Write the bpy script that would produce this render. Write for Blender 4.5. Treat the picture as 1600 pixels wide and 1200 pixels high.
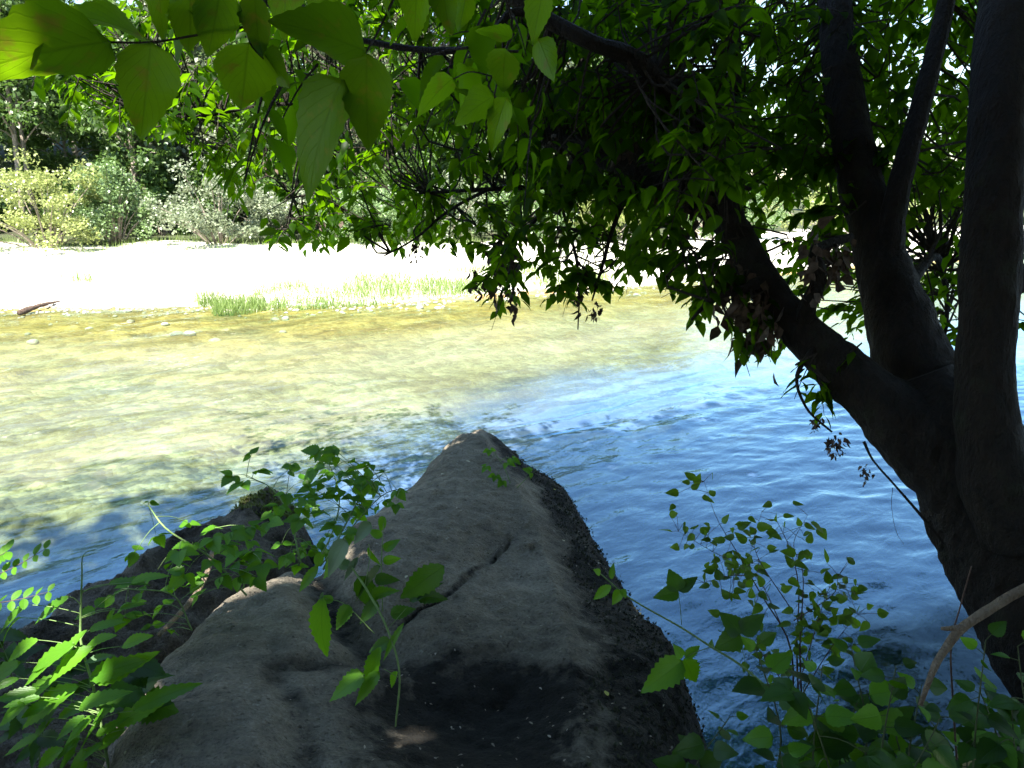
import bpy, math, random
import numpy as np
from mathutils import Vector, Matrix

scene = bpy.context.scene
for o in list(bpy.data.objects):
    bpy.data.objects.remove(o)
COL = scene.collection
R = math.radians

# ------------------------------------------------------------------ camera
PITCH = R(14.0)
EYE = np.array([0.0, 0.0, 2.2])
LENS = 26.0
F = 1600 * LENS / 36.0
cam_d = bpy.data.cameras.new('camera')
cam = bpy.data.objects.new('camera', cam_d)
COL.objects.link(cam)
cam.location = EYE
cam.rotation_euler = (R(90) - PITCH, 0, 0)
cam_d.lens = LENS
cam_d.sensor_width = 36
cam_d.clip_start = 0.05
cam_d.clip_end = 2000
scene.camera = cam

# ------------------------------------------------------------------ sky, sun, exposure
SUN_TO = Vector((-0.12, -0.50, 0.86)).normalized()
sun_el = math.asin(SUN_TO.z)
sun_az = math.atan2(SUN_TO.x, SUN_TO.y)          # from +Y towards +X
world = bpy.data.worlds.new('World')
scene.world = world
world.use_nodes = True
wn = world.node_tree.nodes
wl = world.node_tree.links
wn.clear()
sky = wn.new('ShaderNodeTexSky')
sky.sky_type = 'NISHITA'
sky.sun_disc = False
sky.sun_elevation = sun_el
sky.sun_rotation = sun_az
sky.air_density = 1.4
sky.dust_density = 0.4
sky.ozone_density = 2.5
bg = wn.new('ShaderNodeBackground')
bg.inputs['Strength'].default_value = 0.072
wo = wn.new('ShaderNodeOutputWorld')
wl.new(sky.outputs[0], bg.inputs[0])
wl.new(bg.outputs[0], wo.inputs[0])
sun_d = bpy.data.lights.new('sun', 'SUN')
sun_d.energy = 5.0
sun_d.angle = R(0.53)
sun_d.color = (1.0, 0.95, 0.86)
sun = bpy.data.objects.new('sun', sun_d)
COL.objects.link(sun)
sun.rotation_euler = SUN_TO.to_track_quat('Z', 'Y').to_euler()
sun.location = (-20, 5, 40)
scene.view_settings.view_transform = 'Standard'
scene.view_settings.look = 'None'
scene.view_settings.gamma = 1.0
scene.view_settings.use_curve_mapping = False
scene.view_settings.exposure = 2.3
scene.cycles.use_denoising = True
scene.cycles.max_bounces = 6
scene.cycles.diffuse_bounces = 3
scene.cycles.glossy_bounces = 3
scene.cycles.transmission_bounces = 4
scene.cycles.transparent_max_bounces = 8
scene.cycles.sample_clamp_indirect = 6.0

rng = np.random.default_rng(7)
random.seed(7)

# ------------------------------------------------------------------ pixel helpers (photo is 1600 x 1200)
cp, sp = math.cos(PITCH), math.sin(PITCH)
FWD = np.array([0, cp, -sp]); RGT = np.array([1.0, 0, 0]); UP = np.array([0, sp, cp])
def ray(px, py):
    return FWD + RGT * ((px - 800) / F) + UP * ((600 - py) / F)
def at(px, py, d):
    return EYE + d * ray(px, py)
def at_z(px, py, z):
    r = ray(px, py)
    return EYE + r * ((z - EYE[2]) / r[2])
def project(P):
    v = np.asarray(P) - EYE
    d = v @ FWD
    dd = np.where(np.abs(d) < 1e-6, 1e-6, d)
    return 800 + F * (v @ RGT) / dd, 600 - F * (v @ UP) / dd, d
def in_view(P, m=0):
    px, py, d = project(P)
    return (d > 0.02) & (px > -m) & (px < 1600 + m) & (py > -m) & (py < 1200 + m)

# ------------------------------------------------------------------ noise
def _hash(i, j, k, seed):
    n = (i * 374761393 + j * 668265263 + k * 2147483647 + seed * 1274126177) & 0xFFFFFFFF
    n = ((n ^ (n >> 13)) * 1274126177) & 0xFFFFFFFF
    return ((n ^ (n >> 16)) & 0xFFFF) / 32767.5 - 1.0
def vnoise(P, seed=0):
    P = np.asarray(P, dtype=np.float64)
    I = np.floor(P).astype(np.int64); f = P - I
    f = f * f * f * (f * (f * 6 - 15) + 10)
    i, j, k = I[:, 0], I[:, 1], I[:, 2]
    x, y, z = f[:, 0], f[:, 1], f[:, 2]
    def L(a, b, t): return a + (b - a) * t
    c = [[[_hash(i + a, j + b, k + g, seed) for g in (0, 1)] for b in (0, 1)] for a in (0, 1)]
    return L(L(L(c[0][0][0], c[1][0][0], x), L(c[0][1][0], c[1][1][0], x), y),
             L(L(c[0][0][1], c[1][0][1], x), L(c[0][1][1], c[1][1][1], x), y), z)
def fbm(P, octs=4, seed=0, gain=0.5):
    P = np.asarray(P, dtype=np.float64); s = 0; a = 1.0
    for o in range(octs):
        s = s + a * vnoise(P * (2.03 ** o) + 17.3 * o, seed + o); a *= gain
    return s
def xyz(x, y, z=0.0):
    return np.stack([x, y, np.zeros_like(x) + z], -1)
def sstep(a, b, x):
    t = np.clip((x - a) / (b - a), 0, 1); return t * t * (3 - 2 * t)

# ------------------------------------------------------------------ mesh helpers
def np_mesh(name, V, T, attrs=None, smooth=True, uv=None):
    V = np.asarray(V, dtype=np.float32); T = np.asarray(T, dtype=np.int32)
    k = T.shape[1]
    me = bpy.data.meshes.new(name)
    me.vertices.add(len(V)); me.vertices.foreach_set('co', V.ravel())
    me.loops.add(T.size); me.loops.foreach_set('vertex_index', T.ravel())
    me.polygons.add(len(T))
    me.polygons.foreach_set('loop_start', np.arange(0, T.size, k, dtype=np.int32))
    me.polygons.foreach_set('use_smooth', np.full(len(T), smooth, dtype=bool))
    if attrs:
        for an, av in attrs.items():
            a = me.attributes.new(an, 'FLOAT', 'POINT')
            a.data.foreach_set('value', np.asarray(av, dtype=np.float32))
    if uv is not None:
        l = me.uv_layers.new(name='UVMap')
        l.data.foreach_set('uv', np.asarray(uv, dtype=np.float32)[T.ravel()].ravel())
    me.update(calc_edges=True)
    me.validate()
    return me
def obj(name, me, mat=None, parent=None, M=None):
    o = bpy.data.objects.new(name, me)
    COL.objects.link(o)
    if mat is not None and me is not None and not me.materials:
        me.materials.append(mat)
    if parent is not None:
        o.parent = parent
        o.matrix_parent_inverse = Matrix.Translation(parent.location).inverted()
    if M is not None:
        o.matrix_basis = M
    return o
def tag(o, label=None, cat=None, group=None, kind=None):
    if label: o['label'] = label
    if cat: o['category'] = cat
    if group: o['group'] = group
    if kind: o['kind'] = kind
    return o
def thing(name, loc, label, cat, group=None):
    o = bpy.data.objects.new(name, None)
    COL.objects.link(o)
    o.empty_display_size = 0.1
    o.location = Vector(loc)
    return tag(o, label, cat, group)
def grid_tris(nx, ny):
    i, j = np.meshgrid(np.arange(nx - 1), np.arange(ny - 1))
    a = (j * nx + i).ravel()
    return np.stack([a, a + 1, a + nx + 1, a + nx], -1)

class Tubes:
    """collects tapered tubes; build() gives one mesh"""
    def __init__(s): s.V = []; s.T = []; s.n = 0
    def add(s, pts, rad, sides=7, rough=0.0, seed=0, cap=True):
        pts = np.asarray(pts, float); rad = np.asarray(rad, float) * np.ones(len(pts))
        n = len(pts)
        tan = np.gradient(pts, axis=0); tan /= np.linalg.norm(tan, axis=1)[:, None] + 1e-9
        ref = np.array([0.31, 0.17, 0.93])
        if abs(tan[0] @ ref) > 0.9: ref = np.array([0.9, 0.3, 0.1])
        u = np.cross(tan[0], ref); u /= np.linalg.norm(u)
        ang = np.linspace(0, 2 * np.pi, sides, endpoint=False)
        rings = []
        for i in range(n):
            u = u - tan[i] * (u @ tan[i]); u /= np.linalg.norm(u) + 1e-9
            v = np.cross(tan[i], u)
            rings.append(pts[i] + rad[i] * (np.cos(ang)[:, None] * u + np.sin(ang)[:, None] * v))
        V = np.concatenate(rings)
        if rough > 0:
            c = np.repeat(pts, sides, 0); d = V - c
            rr = np.repeat(rad, sides)
            nz = fbm(V / (rr.mean() * 1.6) + seed * 3.1, 3, seed) + 0.8 * (0.4 - np.abs(fbm(V * np.array([1, 1, .35]) * 26.0, 3, seed + 9))) * (sides > 12)
            V = c + d * (1 + rough * nz)[:, None]
        q = []
        for i in range(n - 1):
            for k in range(sides):
                a = i * sides + k; b = i * sides + (k + 1) % sides
                q.append((a, b, b + sides, a + sides))
        q = np.array(q)
        T = np.concatenate([q[:, [0, 1, 2]], q[:, [0, 2, 3]]])
        if cap:
            V = np.concatenate([V, pts[[0, -1]]]); e = n * sides
            k = np.arange(sides); k2 = (k + 1) % sides
            T = np.concatenate([T, np.stack([k2, k, np.full(sides, e)], -1),
                                np.stack([k + (n - 1) * sides, k2 + (n - 1) * sides, np.full(sides, e + 1)], -1)])
        s.V.append(V); s.T.append(T + s.n); s.n += len(V)
    def build(s, name, mat, parent=None):
        me = np_mesh(name, np.concatenate(s.V), np.concatenate(s.T))
        return obj(name, me, mat, parent)
def spline(P, n):
    """Catmull-Rom resample of rows of P (any columns)"""
    P = np.asarray(P, float)
    if len(P) == 2:
        t = np.linspace(0, 1, n)[:, None]; return P[0] * (1 - t) + P[1] * t
    Q = np.vstack([2 * P[0] - P[1], P, 2 * P[-1] - P[-2]])
    seg = len(P) - 1; out = []
    for u in np.linspace(0, seg - 1e-6, n):
        i = int(u); t = u - i
        p0, p1, p2, p3 = Q[i], Q[i + 1], Q[i + 2], Q[i + 3]
        out.append(0.5 * (2 * p1 + (p2 - p0) * t + (2 * p0 - 5 * p1 + 4 * p2 - p3) * t * t + (3 * p1 - p0 - 3 * p2 + p3) * t ** 3))
    return np.array(out)
def pixpath(L, n=16):
    """(px, py, depth, radius) rows -> smooth world points and radii"""
    S = spline(L, n)
    return np.array([at(a[0], a[1], a[2]) for a in S]), S[:, 3]

# ------------------------------------------------------------------ materials
def new_mat(name):
    m = bpy.data.materials.new(name); m.use_nodes = True
    nt = m.node_tree; nt.nodes.clear()
    out = nt.nodes.new('ShaderNodeOutputMaterial')
    return m, nt, out
def N(nt, t, **kw):
    n = nt.nodes.new(t)
    for k, v in kw.items():
        if k in n.inputs: n.inputs[k].default_value = v
        else: setattr(n, k, v)
    return n
def ramp(nt, fac, stops):
    r = nt.nodes.new('ShaderNodeValToRGB')
    el = r.color_ramp.elements
    el[0].position, el[0].color = stops[0][0], (*stops[0][1], 1)
    el[1].position, el[1].color = stops[-1][0], (*stops[-1][1], 1)
    for p, c in stops[1:-1]:
        e = el.new(p); e.color = (*c, 1)
    nt.links.new(fac, r.inputs[0]); return r.outputs[0]
def math_n(nt, op, a, b=None, clamp=False):
    n = nt.nodes.new('ShaderNodeMath'); n.operation = op; n.use_clamp = clamp
    for i, v in enumerate((a, b)):
        if v is None: continue
        if isinstance(v, (int, float)): n.inputs[i].default_value = v
        else: nt.links.new(v, n.inputs[i])
    return n.outputs[0]
def mixc(nt, fac, a, b, mode='MIX'):
    n = nt.nodes.new('ShaderNodeMix'); n.data_type = 'RGBA'; n.blend_type = mode
    for s, v in ((n.inputs[0], fac), (n.inputs[6], a), (n.inputs[7], b)):
        if isinstance(v, (int, float)): s.default_value = v
        elif isinstance(v, tuple): s.default_value = (*v, 1)
        else: nt.links.new(v, s)
    return n.outputs[2]
def geo_pos(nt):
    return nt.nodes.new('ShaderNodeNewGeometry').outputs['Position']
def noise_t(nt, vec, scale, detail=3.0, rough=0.55, dist=0.0):
    n = N(nt, 'ShaderNodeTexNoise', Scale=scale, Detail=detail, Roughness=rough, Distortion=dist)
    if vec is not None: nt.links.new(vec, n.inputs['Vector'])
    return n.outputs[0]
def bump(nt, h, strength=0.5, dist=0.02, normal=None):
    b = N(nt, 'ShaderNodeBump', Strength=strength, Distance=dist)
    nt.links.new(h, b.inputs['Height'])
    if normal is not None: nt.links.new(normal, b.inputs['Normal'])
    return b.outputs[0]

def leaf_mat(name, dark, light, trans, t_mix=0.5, gloss=0.06, veins=False, blotch=None, rough=0.4):
    """dark..light: reflected colour by the leaf's own variation; trans: colour of light let through"""
    m, nt, out = new_mat(name)
    at_ = N(nt, 'ShaderNodeAttribute', attribute_name='var')
    oi = nt.nodes.new('ShaderNodeObjectInfo')
    v = math_n(nt, 'FRACT', math_n(nt, 'ADD', at_.outputs['Fac'], oi.outputs['Random']))
    pos = geo_pos(nt)
    nz = noise_t(nt, pos, 26.0 if veins else 9.0, 2.0)
    v2 = math_n(nt, 'ADD', math_n(nt, 'MULTIPLY', v, 0.75), math_n(nt, 'MULTIPLY', nz, 0.3), clamp=True)
    col = ramp(nt, v2, [(0.0, dark), (0.95, light)])
    tcol = ramp(nt, v2, [(0.0, tuple(c * 0.45 for c in trans)), (0.95, trans)])
    normal = None
    if veins:
        uvn = N(nt, 'ShaderNodeUVMap')
        sx = nt.nodes.new('ShaderNodeSeparateXYZ'); nt.links.new(uvn.outputs[0], sx.inputs[0])
        ax = math_n(nt, 'ABSOLUTE', math_n(nt, 'SUBTRACT', sx.outputs[0], 0.5))
        mid = math_n(nt, 'SUBTRACT', 1.0, math_n(nt, 'MULTIPLY', ax, 26.0), clamp=True)
        s = math_n(nt, 'SUBTRACT', math_n(nt, 'MULTIPLY', sx.outputs[1], 7.0), math_n(nt, 'MULTIPLY', ax, 6.0))
        fr = math_n(nt, 'ABSOLUTE', math_n(nt, 'SUBTRACT', math_n(nt, 'FRACT', s), 0.5))
        side = math_n(nt, 'MULTIPLY', math_n(nt, 'SUBTRACT', 1.0, math_n(nt, 'MULTIPLY', fr, 9.0), clamp=True), 0.5)
        vein = math_n(nt, 'MAXIMUM', mid, side)
        fine = noise_t(nt, pos, 260.0, 3.0)
        tcol = mixc(nt, math_n(nt, 'MULTIPLY', vein, 0.55), tcol, tuple(c * 0.35 for c in trans))
        tcol = mixc(nt, math_n(nt, 'MULTIPLY', fine, 0.45), tcol, tuple(c * 0.55 for c in trans))
        normal = bump(nt, math_n(nt, 'ADD', math_n(nt, 'MULTIPLY', vein, -0.7), math_n(nt, 'MULTIPLY', fine, 0.25)), 0.35, 0.002)
    if blotch is not None:
        bz = noise_t(nt, pos, 34.0, 3.0, 0.6)
        bf = math_n(nt, 'MULTIPLY', math_n(nt, 'SUBTRACT', bz, 0.58, clamp=True), 6.0, clamp=True)
        col = mixc(nt, bf, col, blotch); tcol = mixc(nt, bf, tcol, blotch)
    d = nt.nodes.new('ShaderNodeBsdfDiffuse'); nt.links.new(col, d.inputs[0])
    t = nt.nodes.new('ShaderNodeBsdfTranslucent'); nt.links.new(tcol, t.inputs[0])
    g = N(nt, 'ShaderNodeBsdfGlossy', Roughness=rough); g.inputs[0].default_value = (1, 1, 1, 1)
    if normal is not None:
        for n_ in (d, t, g): nt.links.new(normal, n_.inputs['Normal'])
    m1 = N(nt, 'ShaderNodeMixShader'); m1.inputs[0].default_value = t_mix
    nt.links.new(d.outputs[0], m1.inputs[1]); nt.links.new(t.outputs[0], m1.inputs[2])
    m2 = N(nt, 'ShaderNodeMixShader'); m2.inputs[0].default_value = gloss
    nt.links.new(m1.outputs[0], m2.inputs[1]); nt.links.new(g.outputs[0], m2.inputs[2])
    nt.links.new(m2.outputs[0], out.inputs[0])
    return m

def bark_mat(name, dark, light, scale=14.0, moss=None, moss_amt=0.0, stretch=0.35):
    m, nt, out = new_mat(name)
    tc = nt.nodes.new('ShaderNodeTexCoord')
    mp = nt.nodes.new('ShaderNodeMapping'); mp.inputs['Scale'].default_value = (1, 1, stretch)
    nt.links.new(tc.outputs['Object'], mp.inputs[0])
    n1 = noise_t(nt, mp.outputs[0], scale, 6.0, 0.65, 0.6)
    n2 = noise_t(nt, tc.outputs['Object'], scale * 0.28, 3.0)
    n3 = noise_t(nt, mp.outputs[0], scale * 4.5, 3.0, 0.6)
    col = ramp(nt, math_n(nt, 'ADD', math_n(nt, 'MULTIPLY', n1, 0.7), math_n(nt, 'MULTIPLY', n2, 0.3)), [(0.3, dark), (0.68, light)])
    if moss:
        mf = math_n(nt, 'MULTIPLY', math_n(nt, 'SUBTRACT', n2, 1.0 - moss_amt, clamp=True), 6.0, clamp=True)
        col = mixc(nt, mf, col, moss)
    p = N(nt, 'ShaderNodeBsdfPrincipled', Roughness=0.9)
    nt.links.new(col, p.inputs['Base Color'])
    nb = bump(nt, math_n(nt, 'ADD', n1, math_n(nt, 'MULTIPLY', n3, 0.5)), 1.0, 0.11)
    nt.links.new(nb, p.inputs['Normal'])
    nt.links.new(p.outputs[0], out.inputs[0])
    return m
def plain_mat(name, c1, c2, scale=30.0, rough=0.8, bstr=0.4, bdist=0.004):
    m, nt, out = new_mat(name)
    pos = geo_pos(nt)
    n1 = noise_t(nt, pos, scale, 4.0, 0.6)
    p = N(nt, 'ShaderNodeBsdfPrincipled', Roughness=rough)
    nt.links.new(ramp(nt, n1, [(0.3, c1), (0.7, c2)]), p.inputs['Base Color'])
    nt.links.new(bump(nt, n1, bstr, bdist), p.inputs['Normal'])
    nt.links.new(p.outputs[0], out.inputs[0]); return m

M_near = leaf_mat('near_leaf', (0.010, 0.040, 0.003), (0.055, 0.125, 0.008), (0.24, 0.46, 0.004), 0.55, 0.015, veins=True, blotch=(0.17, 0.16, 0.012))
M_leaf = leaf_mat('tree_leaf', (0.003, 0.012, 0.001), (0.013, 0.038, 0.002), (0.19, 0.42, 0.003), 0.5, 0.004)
M_bram = leaf_mat('bramble_leaf', (0.045, 0.15, 0.008), (0.10, 0.26, 0.016), (0.24, 0.55, 0.008), 0.42, 0.02, veins=True)
M_grey = leaf_mat('grey_leaf', (0.075, 0.14, 0.07), (0.13, 0.21, 0.11), (0.12, 0.24, 0.06), 0.35, 0.03, veins=True)
M_shrub = leaf_mat('shrub_leaf', (0.020, 0.060, 0.006), (0.13, 0.24, 0.025), (0.20, 0.40, 0.015), 0.45, 0.02)
M_under = leaf_mat('undergrowth_leaf', (0.006, 0.028, 0.002), (0.050, 0.145, 0.009), (0.09, 0.24, 0.004), 0.4, 0.025, veins=True)
M_dead = plain_mat('withered_leaf', (0.035, 0.024, 0.018), (0.15, 0.108, 0.08), 40)
M_bush_y = leaf_mat('pale_bush_leaf', (0.19, 0.23, 0.07), (0.34, 0.38, 0.13), (0.34, 0.42, 0.10), 0.4, 0.04)
M_bush_g = leaf_mat('green_bush_leaf', (0.09, 0.16, 0.06), (0.20, 0.29, 0.12), (0.20, 0.32, 0.08), 0.4, 0.04)
M_bush_s = leaf_mat('silver_bush_leaf', (0.14, 0.175, 0.10), (0.27, 0.31, 0.20), (0.20, 0.27, 0.12), 0.35, 0.04)
M_far = leaf_mat('far_tree_leaf', (0.035, 0.075, 0.018), (0.10, 0.165, 0.045), (0.14, 0.26, 0.04), 0.4, 0.03)
M_far2 = leaf_mat('far_tree_grey_leaf', (0.07, 0.095, 0.045), (0.17, 0.20, 0.11), (0.16, 0.22, 0.07), 0.4, 0.03)
M_bark = bark_mat('tree_bark', (0.002, 0.0013, 0.0006), (0.026, 0.0145, 0.0062), 26.0, moss=(0.022, 0.026, 0.009), moss_amt=0.42)
M_twig = bark_mat('twig_bark', (0.025, 0.018, 0.013), (0.07, 0.05, 0.035), 40.0)
M_fbark = bark_mat('far_bark', (0.16, 0.13, 0.10), (0.34, 0.29, 0.23), 6.0)
M_stem = plain_mat('green_stem', (0.10, 0.18, 0.05), (0.20, 0.30, 0.10), 60)
M_ustem = plain_mat('shade_stem', (0.03, 0.05, 0.015), (0.08, 0.10, 0.03), 60)
M_rstem = plain_mat('dark_stem', (0.06, 0.035, 0.03), (0.12, 0.07, 0.05), 60)
M_wood = bark_mat('bare_wood', (0.24, 0.17, 0.11), (0.46, 0.36, 0.25), 30.0)

# ------------------------------------------------------------------ terrain
WL = [(-700, 478), (-200, 481), (0, 484), (330, 480), (560, 478), (700, 468), (860, 455), (1000, 448), (1130, 438), (1300, 420), (1600, 402), (2200, 385)]
WLp = np.array([at_z(a, b, 0.0)[:2] for a, b in WL])
WLp = WLp[np.argsort(WLp[:, 0])]
def shore_y(x):
    return np.interp(x, WLp[:, 0], WLp[:, 1])
def near_y(x):
    return np.interp(x, [-40, -6, -2.2, -1.2, -0.9, 0.9, 1.4, 1.9, 2.6, 6, 40], [6.5, 3.2, 2.5, 2.2, 0.9, 0.9, 1.75, 2.6, 2.7, 2.2, 6.0])
def ground_z(x, y):
    x = np.asarray(x, float); y = np.asarray(y, float)
    P = xyz(x, y)
    wob = fbm(P * 0.35, 3, 5) * 0.7
    s = y - shore_y(x) + wob * 0.6
    nb = near_y(x) - y + fbm(P * 0.9, 3, 9) * 0.12
    # far bar: gravel rising from the water, then wooded floor and slope
    left = sstep(14, -2, x)
    bar = 0.02 + 0.058 * np.clip(s, 0, 12) + 0.012 * np.clip(s - 12, 0, 200) + fbm(P * 0.5, 3, 21) * 0.06 * sstep(0, 3, s)
    slope = left * 0.30 * np.clip(s - 17, 0, 26) + (1 - left) * 0.05 * np.clip(s - 40, 0, 80)
    far = bar + slope + fbm(P * 0.12, 3, 33) * 0.35 * sstep(15, 25, s)
    # riverbed: shelf on the far left, deeper near the camera
    shelf = sstep(1.0, -5.0, x) * 3.2
    d1 = 0.030 * np.clip(-s, 0, 1.2 + shelf) + 0.06 * np.clip(-s - 1.2 - shelf, 0, 5.5) + 0.20 * np.clip(-s - 6.7 - shelf, 0, 4.5)
    bed = -d1 + fbm(P * 1.1, 4, 41) * 0.06 * sstep(0.3, 3.5, -s) + fbm(P * 3.4, 3, 45) * 0.022 * sstep(0, 1, -s)
    z = np.where(s > 0, far, bed)
    land = np.clip(nb, -3, 3)
    nearz = np.where(land > 0, 0.42 * land, 0.9 * land) + 0.04
    nearz = nearz + np.clip(nb - 5, 0, 25) * 0.40 + fbm(P * 2.0, 3, 55) * 0.05  # unseen slope behind the camera, steepened to block low skylight
    return np.where(nb > -1.2, np.maximum(nearz, np.where(nb > 0, -5, z)), z)

ax = np.concatenate([-np.geomspace(420, 14, 40), np.linspace(-13.8, 16, 260), np.geomspace(16.2, 420, 44)])
ay = np.concatenate([-np.geomspace(120, 6, 16), np.linspace(-5.5, 30, 300), np.geomspace(30.3, 600, 60)])
GX, GY = np.meshgrid(ax, ay)
gx, gy = GX.ravel(), GY.ravel()
gz = ground_z(gx, gy)
GQ = grid_tris(len(ax), len(ay))
cx, cy = gx[GQ].mean(1), gy[GQ].mean(1)
gs = cy - shore_y(cx)
gnb = near_y(cx) - cy

def ground_mat(name, build):
    m, nt, out = new_mat(name)
    p = N(nt, 'ShaderNodeBsdfPrincipled', Roughness=0.9)
    build(nt, p); nt.links.new(p.outputs[0], out.inputs[0]); return m
def b_bed(nt, p):
    pos = geo_pos(nt)
    vo = N(nt, 'ShaderNodeTexVoronoi', Scale=5.5); nt.links.new(pos, vo.inputs['Vector'])
    vo2 = N(nt, 'ShaderNodeTexVoronoi', Scale=16.0); nt.links.new(pos, vo2.inputs['Vector'])
    n1 = noise_t(nt, pos, 0.55, 4.0, 0.6)
    n2 = noise_t(nt, pos, 2.6, 4.0, 0.65)
    base = ramp(nt, math_n(nt, 'ADD', math_n(nt, 'MULTIPLY', n1, 0.6), math_n(nt, 'MULTIPLY', n2, 0.4)),
                [(0.30, (0.12, 0.10, 0.05)), (0.44, (0.195, 0.165, 0.092)), (0.56, (0.265, 0.235, 0.155)), (0.72, (0.31, 0.29, 0.215))])
    bw = nt.nodes.new('ShaderNodeSeparateColor'); nt.links.new(vo.outputs['Color'], bw.inputs[0])
    bw2 = nt.nodes.new('ShaderNodeSeparateColor'); nt.links.new(vo2.outputs['Color'], bw2.inputs[0])
    st = mixc(nt, 0.55, base, ramp(nt, bw.outputs[0], [(0.0, (0.22, 0.20, 0.16)), (1.0, (0.8, 0.78, 0.72))]), 'SOFT_LIGHT')
    st = mixc(nt, 0.45, st, ramp(nt, bw2.outputs[0], [(0.0, (0.22, 0.20, 0.16)), (1.0, (0.8, 0.78, 0.72))]), 'SOFT_LIGHT')
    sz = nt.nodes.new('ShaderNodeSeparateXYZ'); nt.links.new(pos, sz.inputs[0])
    # algae-gilded stones in the shallowest water
    gold = math_n(nt, 'MULTIPLY', math_n(nt, 'ADD', sz.outputs[2], 0.25, clamp=True), 6.0, clamp=True)
    st = mixc(nt, math_n(nt, 'MULTIPLY', gold, 0.55), st, ramp(nt, n2, [(0.35, (0.24, 0.125, 0.012)), (0.65, (0.46, 0.29, 0.045))]))
    bed_shade = math_n(nt, 'MULTIPLY', math_n(nt, 'SUBTRACT', math_n(nt, 'MULTIPLY', sz.outputs[2], -1.0), 0.62, clamp=True), 2.2, clamp=True)
    st = mixc(nt, bed_shade, st, (0.016, 0.022, 0.020))  # deep bed darkened to paint in the shade over the near water
    nt.links.new(st, p.inputs['Base Color'])
    nt.links.new(bump(nt, math_n(nt, 'ADD', vo.outputs[0], math_n(nt, 'MULTIPLY', vo2.outputs[0], 0.4)), 0.8, -0.06), p.inputs['Normal'])
def b_bar(nt, p):
    pos = geo_pos(nt)
    vo = N(nt, 'ShaderNodeTexVoronoi', Scale=9.0); nt.links.new(pos, vo.inputs['Vector'])
    n1 = noise_t(nt, pos, 0.8, 4.0)
    c = ramp(nt, n1, [(0.3, (0.48, 0.45, 0.38)), (0.7, (0.62, 0.60, 0.53))])
    bw = nt.nodes.new('ShaderNodeSeparateColor'); nt.links.new(vo.outputs['Color'], bw.inputs[0])
    c = mixc(nt, 0.5, c, ramp(nt, bw.outputs[0], [(0.0, (0.2, 0.2, 0.2)), (1.0, (0.8, 0.79, 0.76))]), 'SOFT_LIGHT')
    nt.links.new(c, p.inputs['Base Color'])
    nt.links.new(bump(nt, vo.outputs[0], 0.8, -0.05), p.inputs['Normal'])
def b_floor(nt, p):
    pos = geo_pos(nt)
    n1 = noise_t(nt, pos, 0.7, 5.0, 0.65); n2 = noise_t(nt, pos, 6.0, 4.0, 0.6)
    c = ramp(nt, math_n(nt, 'ADD', math_n(nt, 'MULTIPLY', n1, 0.5), math_n(nt, 'MULTIPLY', n2, 0.5)),
             [(0.35, (0.025, 0.02, 0.010)), (0.5, (0.035, 0.045, 0.013)), (0.65, (0.06, 0.08, 0.022))])
    nt.links.new(c, p.inputs['Base Color'])
    nt.links.new(bump(nt, n2, 0.8, 0.15), p.inputs['Normal'])
def b_soil(nt, p):
    pos = geo_pos(nt)
    n1 = noise_t(nt, pos, 5.0, 5.0, 0.65); n2 = noise_t(nt, pos, 40.0, 4.0, 0.6)
    c = ramp(nt, math_n(nt, 'ADD', math_n(nt, 'MULTIPLY', n1, 0.5), math_n(nt, 'MULTIPLY', n2, 0.5)),
             [(0.35, (0.018, 0.015, 0.010)), (0.55, (0.045, 0.038, 0.024)), (0.7, (0.08, 0.07, 0.045))])
    nt.links.new(c, p.inputs['Base Color'])
    nt.links.new(bump(nt, n2, 0.9, 0.03), p.inputs['Normal'])
def sub_ground(name, mask, mat):
    q = GQ[mask]
    u, inv = np.unique(q, return_inverse=True)
    me = np_mesh(name, np.stack([gx[u], gy[u], gz[u]], -1), inv.reshape(q.shape))
    o = obj(name, me, mat); tag(o, kind='structure'); return o
m_near = gnb > 0.05
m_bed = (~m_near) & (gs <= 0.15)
m_bar = (~m_near) & (gs > 0.15) & (gs < 11.5 + 0.8 * np.sin(cx * 0.9))
m_flr = ~(m_near | m_bed | m_bar)
sub_ground('near_bank_ground', m_near, ground_mat('soil', b_soil))
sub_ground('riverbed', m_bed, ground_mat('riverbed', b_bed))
sub_ground('gravel_ground', m_bar, ground_mat('gravel', b_bar))
sub_ground('woodland_ground', m_flr, ground_mat('woodland_floor', b_floor))

# ------------------------------------------------------------------ water
FLOW = np.array([0.70, 0.714]); CRS = np.array([-0.714, 0.70])
TIP = at_z(755, 690, 0.0)[:2]
wx = np.concatenate([-np.geomspace(70, 7.05, 90), np.linspace(-7, 7, 400), np.geomspace(7.05, 90, 110)])
wy = np.concatenate([np.linspace(0.8, 9, 300), np.geomspace(9.03, 46, 150)])
WX, WY = np.meshgrid(wx, wy)
x, y = WX.ravel(), WY.ravel()
a = x * FLOW[0] + y * FLOW[1]; b = x * CRS[0] + y * CRS[1]
fade = 1.0 / (1 + (y / 14.0) ** 2)
rap = sstep(1.5, -4.5, x) * sstep(2.0, 4.0, y)                    # livelier water upstream on the left
wz = 0.014 * fbm(np.stack([a * 0.7, b * 2.0, 0 * a], -1), 3, 61) * (0.4 + rap)
wz += (0.005 + 0.006 * rap) * fbm(np.stack([a * 3.2, b * 6.6, 0 * a + 3], -1), 3, 71)
right = sstep(0.3, 1.6, x)
wz += 0.0045 * right * fbm(np.stack([x * 2.6 + y * 0.9, y * 7.5 - x * 1.5, 0 * a], -1), 3, 77)
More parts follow.
